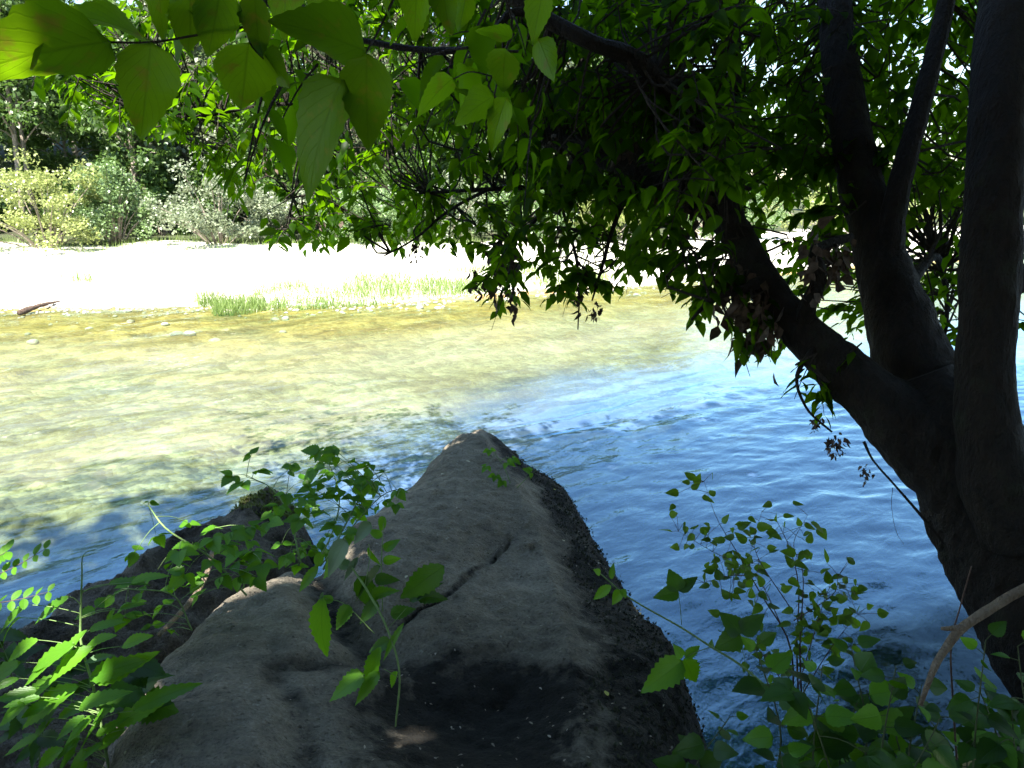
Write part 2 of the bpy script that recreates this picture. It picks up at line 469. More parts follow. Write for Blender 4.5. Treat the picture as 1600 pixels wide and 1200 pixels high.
# wake trailing off the boulder's tip
tx, ty = x - TIP[0], y - TIP[1]
wa = tx * 0.80 + ty * 0.60; wb = -tx * 0.60 + ty * 0.80
env = sstep(-0.1, 0.7, wa) * np.exp(-np.clip(wa, 0, 99) / 3.5)
spread = 0.22 + 0.24 * np.clip(wa, 0, 9)
wz += 0.026 * env * np.exp(-(wb / spread) ** 2) * np.sin(wb * 15.0 + 2.2 * fbm(xyz(x * 0.9, y * 0.9), 2, 81))
wz *= np.clip(0.35 + fade, 0, 1)
WQ = grid_tris(len(wx), len(wy))
foam = rap
def water_mat():
    m, nt, out = new_mat('river_water')
    pos = geo_pos(nt)
    mp = nt.nodes.new('ShaderNodeMapping'); mp.inputs['Rotation'].default_value = (0, 0, -math.atan2(FLOW[1], FLOW[0]))
    mp.inputs['Scale'].default_value = (1, 1, 1)
    nt.links.new(pos, mp.inputs[0])
    mp2 = nt.nodes.new('ShaderNodeMapping'); mp2.inputs['Scale'].default_value = (0.45, 1.0, 1)
    nt.links.new(mp.outputs[0], mp2.inputs[0])
    n1 = noise_t(nt, mp2.outputs[0], 7.0, 4.0, 0.55, 0.5)
    n2 = noise_t(nt, mp2.outputs[0], 24.0, 3.0, 0.5, 0.3)
    h = math_n(nt, 'ADD', n1, math_n(nt, 'MULTIPLY', n2, 0.22))
    nb = bump(nt, h, 0.45, 0.02)
    fr = N(nt, 'ShaderNodeFresnel', IOR=1.9); nt.links.new(nb, fr.inputs['Normal'])
    tr = nt.nodes.new('ShaderNodeBsdfTransparent'); tr.inputs[0].default_value = (0.80, 0.90, 0.82, 1)
    gl = N(nt, 'ShaderNodeBsdfGlossy', Roughness=0.03); gl.inputs[0].default_value = (0.56, 0.83, 1, 1)
    nt.links.new(nb, gl.inputs['Normal'])
    mx = nt.nodes.new('ShaderNodeMixShader')
    dpa = N(nt, 'ShaderNodeAttribute', attribute_name='deep')
    nt.links.new(math_n(nt, 'MULTIPLY', fr.outputs[0], math_n(nt, 'ADD', 0.55, math_n(nt, 'MULTIPLY', dpa.outputs['Fac'], 1.6)), clamp=True), mx.inputs[0]); nt.links.new(tr.outputs[0], mx.inputs[1]); nt.links.new(gl.outputs[0], mx.inputs[2])
    # pale glare painted in as colour, and flecks of foam where the current breaks
    at_ = N(nt, 'ShaderNodeAttribute', attribute_name='foam')
    f1 = noise_t(nt, mp2.outputs[0], 1.4, 5.0, 0.6)
    f2 = noise_t(nt, mp2.outputs[0], 13.0, 4.0, 0.65)
    ff = math_n(nt, 'MULTIPLY', math_n(nt, 'SUBTRACT', math_n(nt, 'ADD', math_n(nt, 'MULTIPLY', f1, 0.45), math_n(nt, 'MULTIPLY', f2, 0.55)), 0.60, clamp=True), 9.0, clamp=True)
    ff = math_n(nt, 'ADD', math_n(nt, 'MULTIPLY', ff, at_.outputs['Fac'], clamp=True), N(nt, 'ShaderNodeAttribute', attribute_name='glare_veil').outputs['Fac'], clamp=True)
    df = nt.nodes.new('ShaderNodeBsdfDiffuse'); df.inputs[0].default_value = (0.66, 0.64, 0.48, 1)
    mx2 = nt.nodes.new('ShaderNodeMixShader')
    nt.links.new(math_n(nt, 'MULTIPLY', ff, 0.6), mx2.inputs[0]); nt.links.new(mx.outputs[0], mx2.inputs[1]); nt.links.new(df.outputs[0], mx2.inputs[2])
    # blue of the reflected sky painted into the colour of deep water
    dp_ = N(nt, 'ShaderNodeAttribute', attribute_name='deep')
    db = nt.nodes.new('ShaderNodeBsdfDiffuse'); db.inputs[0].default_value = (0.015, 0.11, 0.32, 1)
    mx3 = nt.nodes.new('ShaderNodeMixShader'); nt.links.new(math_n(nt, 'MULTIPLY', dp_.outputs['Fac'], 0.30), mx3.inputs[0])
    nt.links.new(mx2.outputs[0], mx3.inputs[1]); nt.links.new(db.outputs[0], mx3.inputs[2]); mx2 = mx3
    va = N(nt, 'ShaderNodeVolumeAbsorption', Density=0.45); va.inputs['Color'].default_value = (0.60, 0.72, 0.68, 1)
    nt.links.new(va.outputs[0], out.inputs['Volume'])
    nt.links.new(mx2.outputs[0], out.inputs[0]); return m
wo_ = obj('river_water', np_mesh('river_water', np.stack([x, y, wz], -1), WQ, {'foam': foam, 'glare_veil': np.clip(0.12 + 0.05 * fbm(np.stack([a * 0.45, b * 1.5, 0 * a], -1), 3, 91), 0, 1) * sstep(2.5, 5.5, y - 0.25 * x) * sstep(2.0, 6.0, shore_y(x) - y), 'deep': sstep(0.6, 1.15, -ground_z(x, y))}), water_mat())
tag(wo_, kind='structure')

# ------------------------------------------------------------------ boulders
def poly_sd(px, py, poly):
    """signed distance (inside positive) and index of nearest edge"""
    inside = np.zeros(len(px), bool); dmin = np.full(len(px), 1e9)
    n = len(poly)
    for i in range(n):
        ax_, ay_ = poly[i]; bx_, by_ = poly[(i + 1) % n]
        c = ((ay_ > py) != (by_ > py)) & (px < (bx_ - ax_) * (py - ay_) / (by_ - ay_ + 1e-12) + ax_)
        inside ^= c
        ex, ey = bx_ - ax_, by_ - ay_
        t = np.clip(((px - ax_) * ex + (py - ay_) * ey) / (ex * ex + ey * ey + 1e-12), 0, 1)
        dmin = np.minimum(dmin, np.hypot(px - ax_ - t * ex, py - ay_ - t * ey))
    return np.where(inside, dmin, -dmin)
def line_d(px, py, L):
    d = np.full(len(px), 1e9)
    for (ax_, ay_), (bx_, by_) in zip(L[:-1], L[1:]):
        ex, ey = bx_ - ax_, by_ - ay_
        t = np.clip(((px - ax_) * ex + (py - ay_) * ey) / (ex * ex + ey * ey + 1e-12), 0, 1)
        d = np.minimum(d, np.hypot(px - ax_ - t * ex, py - ay_ - t * ey))
    return d
def pl(L, z):
    return [tuple(at_z(a, b, z)[:2]) for a, b in L]

def rock_mat(name, base1, base2, base3, moss1, moss2, rough_b=1.0):
    m, nt, out = new_mat(name)
    pos = geo_pos(nt)
    n1 = noise_t(nt, pos, 2.2, 5.0, 0.6); n2 = noise_t(nt, pos, 16.0, 5.0, 0.65); n3 = noise_t(nt, pos, 90.0, 3.0, 0.7)
    v = math_n(nt, 'ADD', math_n(nt, 'MULTIPLY', n1, 0.42), math_n(nt, 'ADD', math_n(nt, 'MULTIPLY', n2, 0.28), math_n(nt, 'MULTIPLY', n3, 0.3)))
    col = ramp(nt, v, [(0.34, base1), (0.5, base2), (0.68, base3)])
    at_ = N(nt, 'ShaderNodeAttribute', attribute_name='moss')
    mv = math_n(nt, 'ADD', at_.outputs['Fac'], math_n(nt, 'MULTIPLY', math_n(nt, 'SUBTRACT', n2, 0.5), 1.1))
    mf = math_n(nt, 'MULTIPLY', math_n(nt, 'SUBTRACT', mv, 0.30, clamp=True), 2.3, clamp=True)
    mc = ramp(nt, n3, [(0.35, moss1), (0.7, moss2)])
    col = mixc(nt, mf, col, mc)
    sp_ = N(nt, 'ShaderNodeTexVoronoi', Scale=34.0); nt.links.new(pos, sp_.inputs['Vector'])
    pit = math_n(nt, 'SUBTRACT', 1.0, math_n(nt, 'MULTIPLY', sp_.outputs[0], 4.5), clamp=True)
    li = noise_t(nt, pos, 30.0, 4.0, 0.7)
    lf = math_n(nt, 'MULTIPLY', math_n(nt, 'SUBTRACT', li, 0.63, clamp=True), 9.0, clamp=True)
    col = mixc(nt, math_n(nt, 'MULTIPLY', lf, math_n(nt, 'SUBTRACT', 0.75, mf, clamp=True)), col, (0.42, 0.40, 0.33))
    dk = noise_t(nt, pos, 48.0, 3.0, 0.6)
    df_ = math_n(nt, 'MULTIPLY', math_n(nt, 'SUBTRACT', 0.40, dk, clamp=True), 8.0, clamp=True)
    col = mixc(nt, math_n(nt, 'MULTIPLY', df_, 0.65), col, (0.018, 0.015, 0.011))
    zz = nt.nodes.new('ShaderNodeSeparateXYZ'); nt.links.new(pos, zz.inputs[0])
    wet = math_n(nt, 'MULTIPLY', math_n(nt, 'SUBTRACT', 0.13, math_n(nt, 'ADD', zz.outputs[2], math_n(nt, 'MULTIPLY', n2, 0.06)), clamp=True), 18.0, clamp=True)
    col = mixc(nt, math_n(nt, 'MULTIPLY', wet, 0.7), col, (0.012, 0.011, 0.008))
    h = math_n(nt, 'ADD', math_n(nt, 'ADD', math_n(nt, 'MULTIPLY', n2, 0.6), math_n(nt, 'MULTIPLY', n3, 0.4)), math_n(nt, 'MULTIPLY', pit, -0.35))
    p = N(nt, 'ShaderNodeBsdfPrincipled', Roughness=0.88)
    p.inputs['Specular IOR Level'].default_value = 0.3
    nt.links.new(col, p.inputs['Base Color'])
    nt.links.new(bump(nt, h, 1.0 * rough_b, 0.05), p.inputs['Normal'])
    nt.links.new(p.outputs[0], out.inputs[0]); return m

def build_rock(name, lip, back, step, zfun, edge_r, steep, seed):
    W = [(*at_z(a, b, z)[:2], z) for a, b, z in lip] + back
    poly = [(w[0], w[1]) for w in W]
    P = np.array(W)
    x0, x1 = P[:, 0].min() - 0.35, P[:, 0].max() + 0.35
    y0, y1 = P[:, 1].min() - 0.35, P[:, 1].max() + 0.35
    X, Y = np.meshgrid(np.arange(x0, x1, step), np.arange(y0, y1, step))
    x, y = X.ravel(), Y.ravel()
    wob = xyz(x, y)
    xx = x + fbm(wob * 6.0, 3, seed + 3) * 0.012; yy = y + fbm(wob * 6.0, 3, seed + 5) * 0.012
    d = poly_sd(xx, yy, poly)
    w = 1.0 / (((x[:, None] - P[None, :, 0]) ** 2 + (y[:, None] - P[None, :, 1]) ** 2) ** 1.5 + 1e-3)
    zl = (w * P[None, :, 2]).sum(1) / w.sum(1)
    din = np.clip(d, 0, None)
    z = zl + zfun(x, y, din)
    z -= edge_r * 0.55 * np.exp(-din / edge_r)
    z -= steep * np.clip(-d, 0, None)
    z = np.maximum(z, -0.8)
    keep = (d > -0.34)
    q = grid_tris(X.shape[1], X.shape[0]); q = q[keep[q].all(1)]
    u, inv = np.unique(q, return_inverse=True)
    return x[u], y[u], z[u], d[u], inv.reshape(q.shape)

LIP = [(150, 1260, .80), (178, 1180, .78), (198, 1085, .74), (240, 1036, .70), (285, 995, .68), (340, 940, .66), (400, 905, .65), (450, 882, .64),
       (490, 868, .63), (512, 860, .62), (560, 815, .60), (600, 788, .58), (640, 758, .56), (668, 725, .54), (698, 692, .50), (722, 676, .47),
       (745, 671, .45), (770, 676, .45), (800, 700, .42), (835, 735, .38), (882, 757, .34), (905, 800, .33), (935, 850, .33), (960, 890, .34),
       (985, 930, .36), (1015, 965, .38), (1050, 1000, .40), (1062, 1060, .43), (1060, 1130, .46), (1075, 1260, .50)]
BACK = [(0.78, 0.9, .60), (0.8, 0.1, .75), (-0.7, 0.1, .85), (-1.05, 0.9, .84)]
CRACK = pl([(806, 796), (775, 845), (738, 882), (705, 922), (665, 950), (625, 985)], 0.62)
VAL1 = pl([(500, 866), (515, 920), (545, 980), (590, 1005)], 0.66)
VAL2 = pl([(585, 1010), (505, 1035), (430, 1045), (425, 1085), (470, 1130), (490, 1215)], 0.72)
PIT = pl([(500, 865), (440, 1050), (485, 1065), (835, 830), (870, 880), (765, 845), (640, 945), (840, 1000), (790, 1060), (905, 770)], 0.64)
RIDGE = pl([(750, 676), (800, 735), (838, 800), (862, 880), (885, 980), (905, 1100), (915, 1250)], 0.62)
LOWB = tuple(at_z(700, 1090, 0.7)[:2])
def boulder_z(x, y, d):
    P = xyz(x, y)
    z = 0.06 * (1 - np.exp(-d / 0.14))
    dr = line_d(x, y, RIDGE); z += 0.10 * np.exp(-(dr / 0.24)) * sstep(0.0, 0.12, d)
    z += 0.012 * (0.5 - np.abs(fbm(P * 2.6 + 3.3, 3, 109)))
    z += 0.022 * fbm(P * 1.3, 3, 101) * sstep(0, 0.3, d) + 0.011 * fbm(P * 6.0, 3, 103) + 0.0065 * fbm(P * 22, 3, 105) + 0.02 * np.exp(-d / 0.10) * fbm(P * 9.0, 3, 107) * sstep(0.0, 0.6, x)
    dc = line_d(x + 0.03 * vnoise(P * 7, 3), y + 0.03 * vnoise(P * 7, 4), CRACK)
    z -= (0.030 * np.exp(-(dc / 0.010) ** 2) + 0.010 * np.exp(-(dc / 0.05) ** 2)) * (0.45 + 0.55 * vnoise(P * 6.0, 8)) 
    d1 = line_d(x, y, VAL1); d2 = line_d(x + 0.04 * vnoise(P * 5, 5), y + 0.04 * vnoise(P * 5, 6), VAL2)
    z -= 0.10 * np.exp(-(d1 / 0.12) ** 2) + 0.03 * np.exp(-(d2 / 0.06) ** 2)
    z -= 0.09 * np.exp(-((x - LOWB[0]) / 0.33) ** 2 - ((y - LOWB[1]) / 0.28) ** 2)
    for i, (qx, qy) in enumerate(PIT):
        r = 0.028 + 0.012 * (i % 3)
        z -= 0.016 * np.exp(-((x - qx + 0.02 * vnoise(P * 30, i)) ** 2 + (y - qy + 0.02 * vnoise(P * 30, i + 20)) ** 2) / r ** 2)
    return z
bxx, byy, bzz, bd, bq = build_rock('b', LIP, BACK, 0.013, boulder_z, 0.05, 2.6, 111)
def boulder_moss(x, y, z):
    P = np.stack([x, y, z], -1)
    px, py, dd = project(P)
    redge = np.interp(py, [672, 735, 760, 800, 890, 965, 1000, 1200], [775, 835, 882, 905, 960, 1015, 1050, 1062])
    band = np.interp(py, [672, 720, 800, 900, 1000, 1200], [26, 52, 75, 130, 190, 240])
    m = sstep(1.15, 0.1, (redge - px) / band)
    m = np.maximum(m, 0.95 * sstep(0.0, 1.3, 1.45 - np.hypot((px - 760) / 290, (py - 1160) / 175)))  # lower hollow: dark soil and moss, with shade painted in
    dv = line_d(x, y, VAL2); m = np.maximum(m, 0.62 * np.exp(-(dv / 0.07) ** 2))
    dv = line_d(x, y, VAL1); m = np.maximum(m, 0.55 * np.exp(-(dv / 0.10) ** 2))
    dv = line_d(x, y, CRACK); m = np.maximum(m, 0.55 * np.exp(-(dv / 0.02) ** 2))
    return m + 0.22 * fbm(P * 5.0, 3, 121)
moss_shade = boulder_moss(bxx, byy, bzz)
BLOC = (0.0, 2.6, 0.0)
boulder = thing('boulder', BLOC, 'long grey boulder with a cracked sloping top, tapering to a point in the river', 'boulder')
obj('rock_body', np_mesh('boulder_body', np.stack([bxx, byy, bzz], -1), bq, {'moss': moss_shade}),
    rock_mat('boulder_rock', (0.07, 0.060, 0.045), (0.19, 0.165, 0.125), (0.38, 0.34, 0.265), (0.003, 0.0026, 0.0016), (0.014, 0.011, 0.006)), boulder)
# moss tufts on the dark flank
def tufts(X, Y, Z, n, h0, h1, seed, spread=0.006):
    r = np.random.default_rng(seed)
    V = []; T = []
    k = r.integers(0, len(X), n)
    for i, j in enumerate(k):
        b = np.array([X[j], Y[j], Z[j] - 0.004]) + np.append(r.normal(0, 0.012, 2), 0)
        for s in range(3):
            a_ = r.uniform(0, 6.28); h = r.uniform(h0, h1)
            tip = b + np.array([math.cos(a_) * h * 0.7, math.sin(a_) * h * 0.7, h])
            w_ = np.array([-math.sin(a_), math.cos(a_), 0]) * spread
            c = len(V); V += [b - w_, b + w_, tip]; T.append((c, c + 1, c + 2))
    return np.array(V), np.array(T)
qpx, qpy, _ = project(np.stack([bxx, byy, bzz], -1))
sel = (moss_shade > 0.6) & (bd > -0.10) & (byy > 1.2) & (bd < 0.32) & (qpx > 800)
V, T = tufts(bxx[sel], byy[sel], bzz[sel], 4200, 0.004, 0.013, 5)
tag(obj('moss', np_mesh('boulder_moss', V, T), plain_mat('moss', (0.014, 0.016, 0.007), (0.045, 0.05, 0.018), 20), boulder), kind='stuff')

LIP2 = [(-260, 1040, .52), (0, 968, .48), (60, 945, .46), (120, 912, .44), (200, 860, .42), (250, 830, .40), (300, 806, .38), (350, 788, .36),
        (400, 768, .30), (432, 762, .28), (456, 778, .26), (464, 815, .28), (452, 850, .28), (425, 885, .30), (372, 915, .32), (305, 962, .33),
        (272, 985, .33), (222, 1008, .34), (175, 1040, .36), (150, 1100, .40), (120, 1200, .48), (-260, 1260, .55)]
def ledge_z(x, y, d):
    P = xyz(x, y)
    z = 0.05 * (1 - np.exp(-d / 0.15)) - 0.05 * sstep(0.25, 0.6, d)
    r = fbm(P * 3.0, 4, 131, 0.6)
    z += 0.035 * r - 0.06 * np.abs(fbm(P * 4.0 + 4, 3, 133)) + 0.022 * fbm(P * 17, 3, 135)
    return z
lx, ly, lz, ld, lq = build_rock('l', LIP2, [], 0.02, ledge_z, 0.06, 2.2, 151)
LP = np.stack([lx, ly, lz], -1)
lmoss = 0.42 + 0.40 * fbm(LP * 4.0, 4, 161) - 0.55 * np.exp(-np.clip(ld, 0, 1) / 0.05)
ledge = thing('rock_ledge', (-1.8, 3.2, 0.0), 'rough dark pitted rock behind the brambles beside the long boulder', 'rock')
obj('rock_body', np_mesh('ledge_body', LP, lq, {'moss': lmoss}),
    rock_mat('ledge_rock', (0.05, 0.042, 0.031), (0.12, 0.10, 0.075), (0.34, 0.30, 0.24), (0.006, 0.005, 0.0035), (0.04, 0.032, 0.021), 1.3), ledge)
sel = (np.hypot(lx - at_z(415, 775, .36)[0], ly - at_z(415, 775, .36)[1]) < 0.22) & (ld > 0)
V, T = tufts(lx[sel], ly[sel], lz[sel], 700, 0.01, 0.03, 8)
tag(obj('moss', np_mesh('ledge_moss', V, T), plain_mat('bright_moss', (0.06, 0.085, 0.012), (0.14, 0.17, 0.03), 20), ledge), kind='stuff')

# heights of the near ground under a world point, rocks included
from collections import defaultdict
_hm = defaultdict(lambda: -9.0)
for X_, Y_, Z_ in ((bxx, byy, bzz), (lx, ly, lz)):
    for i in range(len(X_)):
        k = (int(X_[i] // 0.03), int(Y_[i] // 0.03))
        if Z_[i] > _hm[k]: _hm[k] = Z_[i]
def top_z(x, y):
    z = _hm.get((int(x // 0.03), int(y // 0.03)), -9.0)
    return max(z, float(ground_z(np.array([x]), np.array([y]))[0]))
def hit(px, py, lo=1.0, hi=7.0):
    """first point of the near rocks or ground along a photo ray"""
    r = ray(px, py)
    D_ = np.arange(lo, hi, 0.02)
    Q_ = EYE + D_[:, None] * r
    g_ = ground_z(Q_[:, 0], Q_[:, 1])
    for i in range(len(D_)):
        z = max(g_[i], _hm.get((int(Q_[i, 0] // 0.03), int(Q_[i, 1] // 0.03)), -9.0))
        if Q_[i, 2] <= z: return Q_[i]
    return Q_[-1]

# ------------------------------------------------------------------ leaves
LOWV = np.array([(0, 0, 0), (0, .38, .0), (0, .74, -.03), (0, 1, -.13), (-.27, .30, .07), (-.19, .66, .04), (.27, .30, .07), (.19, .66, .04)])
LOWT = np.array([(0, 1, 4), (4, 1, 5), (1, 2, 5), (5, 2, 3), (0, 6, 1), (6, 7, 1), (1, 7, 2), (7, 3, 2)])
TINYV = np.array([(0, 0, 0), (-.32, .45, .06), (0, 1, -.1), (.32, .45, .06)])
TINYT = np.array([(0, 1, 2), (0, 2, 3)])
def unit(v):
    v = np.asarray(v, float); return v / (np.linalg.norm(v, axis=-1, keepdims=True) + 1e-9)
def leaf_batch(P, D, Nn, S, tv=LOWV, tt=LOWT, r=None, width=None):
    """merge leaves: base P, tip direction D, face normal Nn, length S -> V, T, var"""
    r = r or rng
    D = unit(D); X = unit(np.cross(D, Nn)); Z = np.cross(X, D)
    n = len(P); k = len(tv)
    w = np.ones(n) if width is None else width
    V = (P[:, None, :] + S[:, None, None] * (tv[None, :, 0:1] * X[:, None, :] * w[:, None, None] + tv[None, :, 1:2] * D[:, None, :] + tv[None, :, 2:3] * Z[:, None, :])).reshape(-1, 3)
    T = (np.arange(n)[:, None, None] * k + tt[None]).reshape(-1, 3)
    return V, T, np.repeat(r.random(n), k)

def fine_leaf(name, width, rows=12, teeth=0, tooth=0.0, fold=0.12, curl=0.2, twist=0.0, prof='ovate', seed=0, wav=0.0):
    """detailed blade: length 1 along +Y, upper face +Z; UV x across, y along"""
    r = random.Random(seed)
    cols = [-1, -0.55, 0, 0.55, 1]
    V = []; uv = []
    ts = np.linspace(0, 1, rows + 1)
    for i, t in enumerate(ts):
        if prof == 'ovate':      # broad near the base, long drawn-out tip
            w = math.sin(math.pi * min(1, t ** 0.62)) ** 0.85 * (1 - 0.25 * t)
            if t > 0.78: w = max(w, (1 - t) * 0.32)
        elif prof == 'ellip':
            w = math.sin(math.pi * t) ** 0.7
        else:                    # lance
            w = math.sin(math.pi * min(1, t ** 0.75)) ** 0.9 * 0.95
        w *= width * 0.5
        tt = tooth * (1 if i % 2 else -0.6) if (teeth and 0 < i < rows) else 0
        for c in cols:
            ww = w * (1 + (tt if abs(c) == 1 else 0))
            x_ = c * ww
            z_ = abs(c) * ww * fold * 2 - curl * t * t + wav * math.sin(t * 9 + c * 2 + seed) * abs(c)
            y_ = t + (tt * 0.25 / rows * 2 if abs(c) == 1 else 0)
            z_ += twist * t * x_
            V.append((x_, y_, z_)); uv.append((0.5 + c * 0.5, t))
    T = []
    n = len(cols)
    for i in range(rows):
        for k in range(n - 1):
            a_ = i * n + k
            T += [(a_, a_ + 1, a_ + n + 1), (a_, a_ + n + 1, a_ + n)]
    return np.array(V), np.array(T), np.array(uv)
_lib = {}
def leaf_mesh(key, mat, variants=4, **kw):
    k = (key, mat.name)
    if k not in _lib:
        L = []
        for s in range(variants):
            kk = dict(kw); kk['seed'] = s
            kk['curl'] = kw.get('curl', 0.2) * (0.5 + 0.5 * s); kk['twist'] = (s - 1.5) * 0.25
            V, T, uv = fine_leaf(key, **kk)
            me = np_mesh(key + '_blade', V, T, {'var': np.zeros(len(V))}, uv=uv)
            me.materials.append(mat); L.append(me)
        _lib[k] = L
    return random.choice(_lib[k])
def place_leaf(parent, me, base, tip, normal, name='leaf', wscale=1.0):
    base = np.asarray(base, float); tip = np.asarray(tip, float)
    d = tip - base; L = np.linalg.norm(d); d /= L
    xx = np.cross(d, normal); xx /= np.linalg.norm(xx) + 1e-9
    zz = np.cross(xx, d)
    M = Matrix(((xx[0] * L * wscale, d[0] * L, zz[0] * L, base[0]), (xx[1] * L * wscale, d[1] * L, zz[1] * L, base[1]), (xx[2] * L * wscale, d[2] * L, zz[2] * L, base[2]), (0, 0, 0, 1)))
    o = bpy.data.objects.new(name, me); COL.objects.link(o)
    o.parent = parent; o.matrix_parent_inverse = Matrix.Translation(parent.location).inverted()
    o.matrix_basis = M
    return o
def LEAF(kind, mat):
    if kind == 'elder': return leaf_mesh('elder', mat, width=0.54, rows=16, teeth=1, tooth=0.055, fold=0.14, curl=0.16, prof='ovate', wav=0.022)
    if kind == 'bramble': return leaf_mesh('bramble', mat, width=0.74, rows=16, teeth=1, tooth=0.13, fold=0.10, curl=0.12, prof='ovate', wav=0.015)
    if kind == 'round': return leaf_mesh('round', mat, width=0.78, rows=14, teeth=1, tooth=0.06, fold=0.08, curl=0.12, prof='ovate', wav=0.01)
    if kind == 'lance': return leaf_mesh('lance', mat, width=0.34, rows=18, teeth=1, tooth=0.14, fold=0.12, curl=0.18, prof='lance', wav=0.01)
    if kind == 'oval': return leaf_mesh('oval', mat, width=0.55, rows=6, fold=0.08, curl=0.06, prof='ellip')

# ------------------------------------------------------------------ the tree leaning over the water
TB = at(1930, 1290, 2.55)
tree = thing('riverside_tree', (TB[0], TB[1], float(ground_z(np.array([TB[0]]), np.array([TB[1]]))[0])), 'dark many-limbed tree leaning from the bank out over the river', 'tree')
def limb(name, L, n, sides, rough, seed, parent=tree, mat=M_bark):
    t = Tubes(); P, r = pixpath(L, n); t.add(P, r, sides, rough, seed); return t.build(name, mat, parent), P, r
trunk_o, TP, TR = limb('trunk', [(2080, 1440, 2.5, .40), (1840, 1200, 2.6, .31), (1664, 1000, 2.68, .25), (1572, 850, 2.72, .225), (1520, 740, 2.75, .22), (1470, 650, 2.78, .19), (1440, 585, 2.8, .10)], 110, 60, 0.10, 3)
SK = [TP[::3]]
def L_(name, L, n=36, sides=16, rough=0.08, seed=1):
    o, P, r = limb(name, L, n, sides, rough, seed); SK.append(P[::2]); return P
lA = L_('limb', [(1520, 760, 2.72, .17), (1420, 672, 2.74, .135), (1330, 590, 2.8, .098), (1250, 515, 2.9, .08), (1190, 440, 3.0, .073), (1145, 360, 3.1, .067), (1085, 305, 3.25, .066), (1000, 265, 3.5, .056), (900, 232, 3.8, .05), (820, 200, 4.0, .045), (730, 165, 4.2, .034), (640, 140, 4.5, .022), (560, 120, 4.8, .012)], 120, 32, 0.10, 11)
lB = L_('limb', [(1490, 700, 2.85, .16), (1432, 575, 2.9, .14), (1398, 475, 2.95, .118), (1368, 380, 3.0, .095), (1338, 250, 3.05, .08), (1316, 120, 3.1, .072), (1300, -40, 3.2, .065), (1285, -300, 3.4, .06)], 90, 36, 0.09, 13)
lC = L_('limb', [(1590, 830, 2.58, .14), (1550, 720, 2.52, .11), (1540, 600, 2.49, .088), (1545, 470, 2.48, .09), (1554, 300, 2.47, .086), (1562, 120, 2.5, .088), (1575, -60, 2.6, .08), (1590, -320, 2.8, .06)], 90, 36, 0.08, 17)
L_('limb', [(1385, 400, 2.95, .06), (1405, 290, 2.9, .045), (1440, 160, 2.88, .038), (1475, 20, 2.9, .034), (1500, -120, 2.9, .025)], 24, 10, 0.08, 19)
L_('branch', [(1150, 370, 3.08, .05), (1146, 280, 3.05, .026), (1150, 150, 3.0, .024), (1146, -30, 3.0, .02)], 22, 9, 0.08, 23)
L_('branch', [(1148, 375, 3.08, .045), (1125, 280, 2.9, .034), (1080, 185, 2.7, .031), (1005, 100, 2.5, .029), (930, 68, 2.4, .027), (855, 30, 2.4, .026), (780, -20, 2.4, .024)], 40, 10, 0.10, 29)
L_('branch', [(860, 25, 2.4, .022), (800, 20, 2.38, .014), (768, 55, 2.35, .013), (720, 78, 2.35, .012), (640, 76, 2.38, .011), (560, 62, 2.4, .009)], 30, 7, 0.1, 31)
L_('branch', [(1060, 300, 3.3, .03), (960, 295, 3.5, .016), (860, 292, 3.6, .014), (760, 296, 3.7, .011), (655, 302, 3.8, .007)], 26, 7, 0.12, 37)
L_('branch', [(870, 292, 3.6, .012), (840, 340, 3.62, .010), (800, 380, 3.6, .009), (775, 420, 3.6, .006)], 16, 6, 0.12, 41)
L_('branch', [(760, 297, 3.7, .010), (700, 330, 3.75, .008), (650, 372, 3.8, .006), (600, 400, 3.8, .004)], 16, 6, 0.12, 43)
L_('branch', [(900, 235, 3.8, .016), (875, 300, 3.75, .010), (895, 380, 3.7, .008), (905, 440, 3.65, .006), (903, 515, 3.65, .003)], 20, 6, 0.12, 47)
L_('branch', [(640, 145, 4.5, .018), (530, 165, 4.4, .012), (420, 163, 4.3, .010), (330, 180, 4.2, .008), (245, 182, 4.2, .005)], 24, 6, 0.12, 53)
L_('branch', [(420, 163, 4.3, .008), (416, 200, 4.3, .006), (422, 235, 4.3, .004)], 10, 5, 0.1, 59)
L_('branch', [(560, 125, 4.8, .012), (500, 210, 4.5, .009), (460, 300, 4.2, .006), (450, 370, 4.1, .003)], 18, 6, 0.12, 61)
L_('branch', [(1000, 265, 3.5, .02), (960, 350, 3.4, .011), (940, 420, 3.4, .008), (925, 470, 3.4, .004)], 18, 6, 0.12, 67)
L_('branch', [(1190, 440, 2.95, .03), (1150, 455, 2.85, .014), (1110, 470, 2.8, .009), (1080, 500, 2.8, .005)], 16, 7, 0.12, 71)
L_('branch', [(1255, 500, 2.85, .035), (1280, 430, 2.75, .026), (1275, 390, 2.75, .020), (1330, 370, 2.8, .016)], 18, 8, 0.15, 73)
L_('branch', [(1270, 545, 2.8, .012), (1245, 590, 2.72, .007), (1262, 640, 2.7, .005), (1300, 675, 2.7, .004)], 14, 5, 0.1, 79)
L_('branch', [(1545, 460, 2.5, .05), (1590, 440, 2.5, .04), (1660, 380, 2.6, .03)], 12, 8, 0.1, 83)
L_('branch', [(1400, 480, 3.05, .03), (1460, 400, 3.5, .02), (1480, 480, 3.8, .012), (1470, 560, 4.0, .006)], 18, 7, 0.1, 89)
L_('branch', [(1350, 690, 2.65, .006), (1365, 720, 2.62, .004), (1400, 760, 2.6, .004), (1445, 812, 2.58, .006), (1475, 850, 2.62, .004)], 20, 5, 0.1, 97)
L_('branch', [(1395, 762, 2.6, .0014), (1393, 790, 2.6, .001), (1400, 830, 2.6, .001), (1412, 850, 2.6, .0008)], 12, 4, 0, 98)
SKP = np.concatenate(SK)

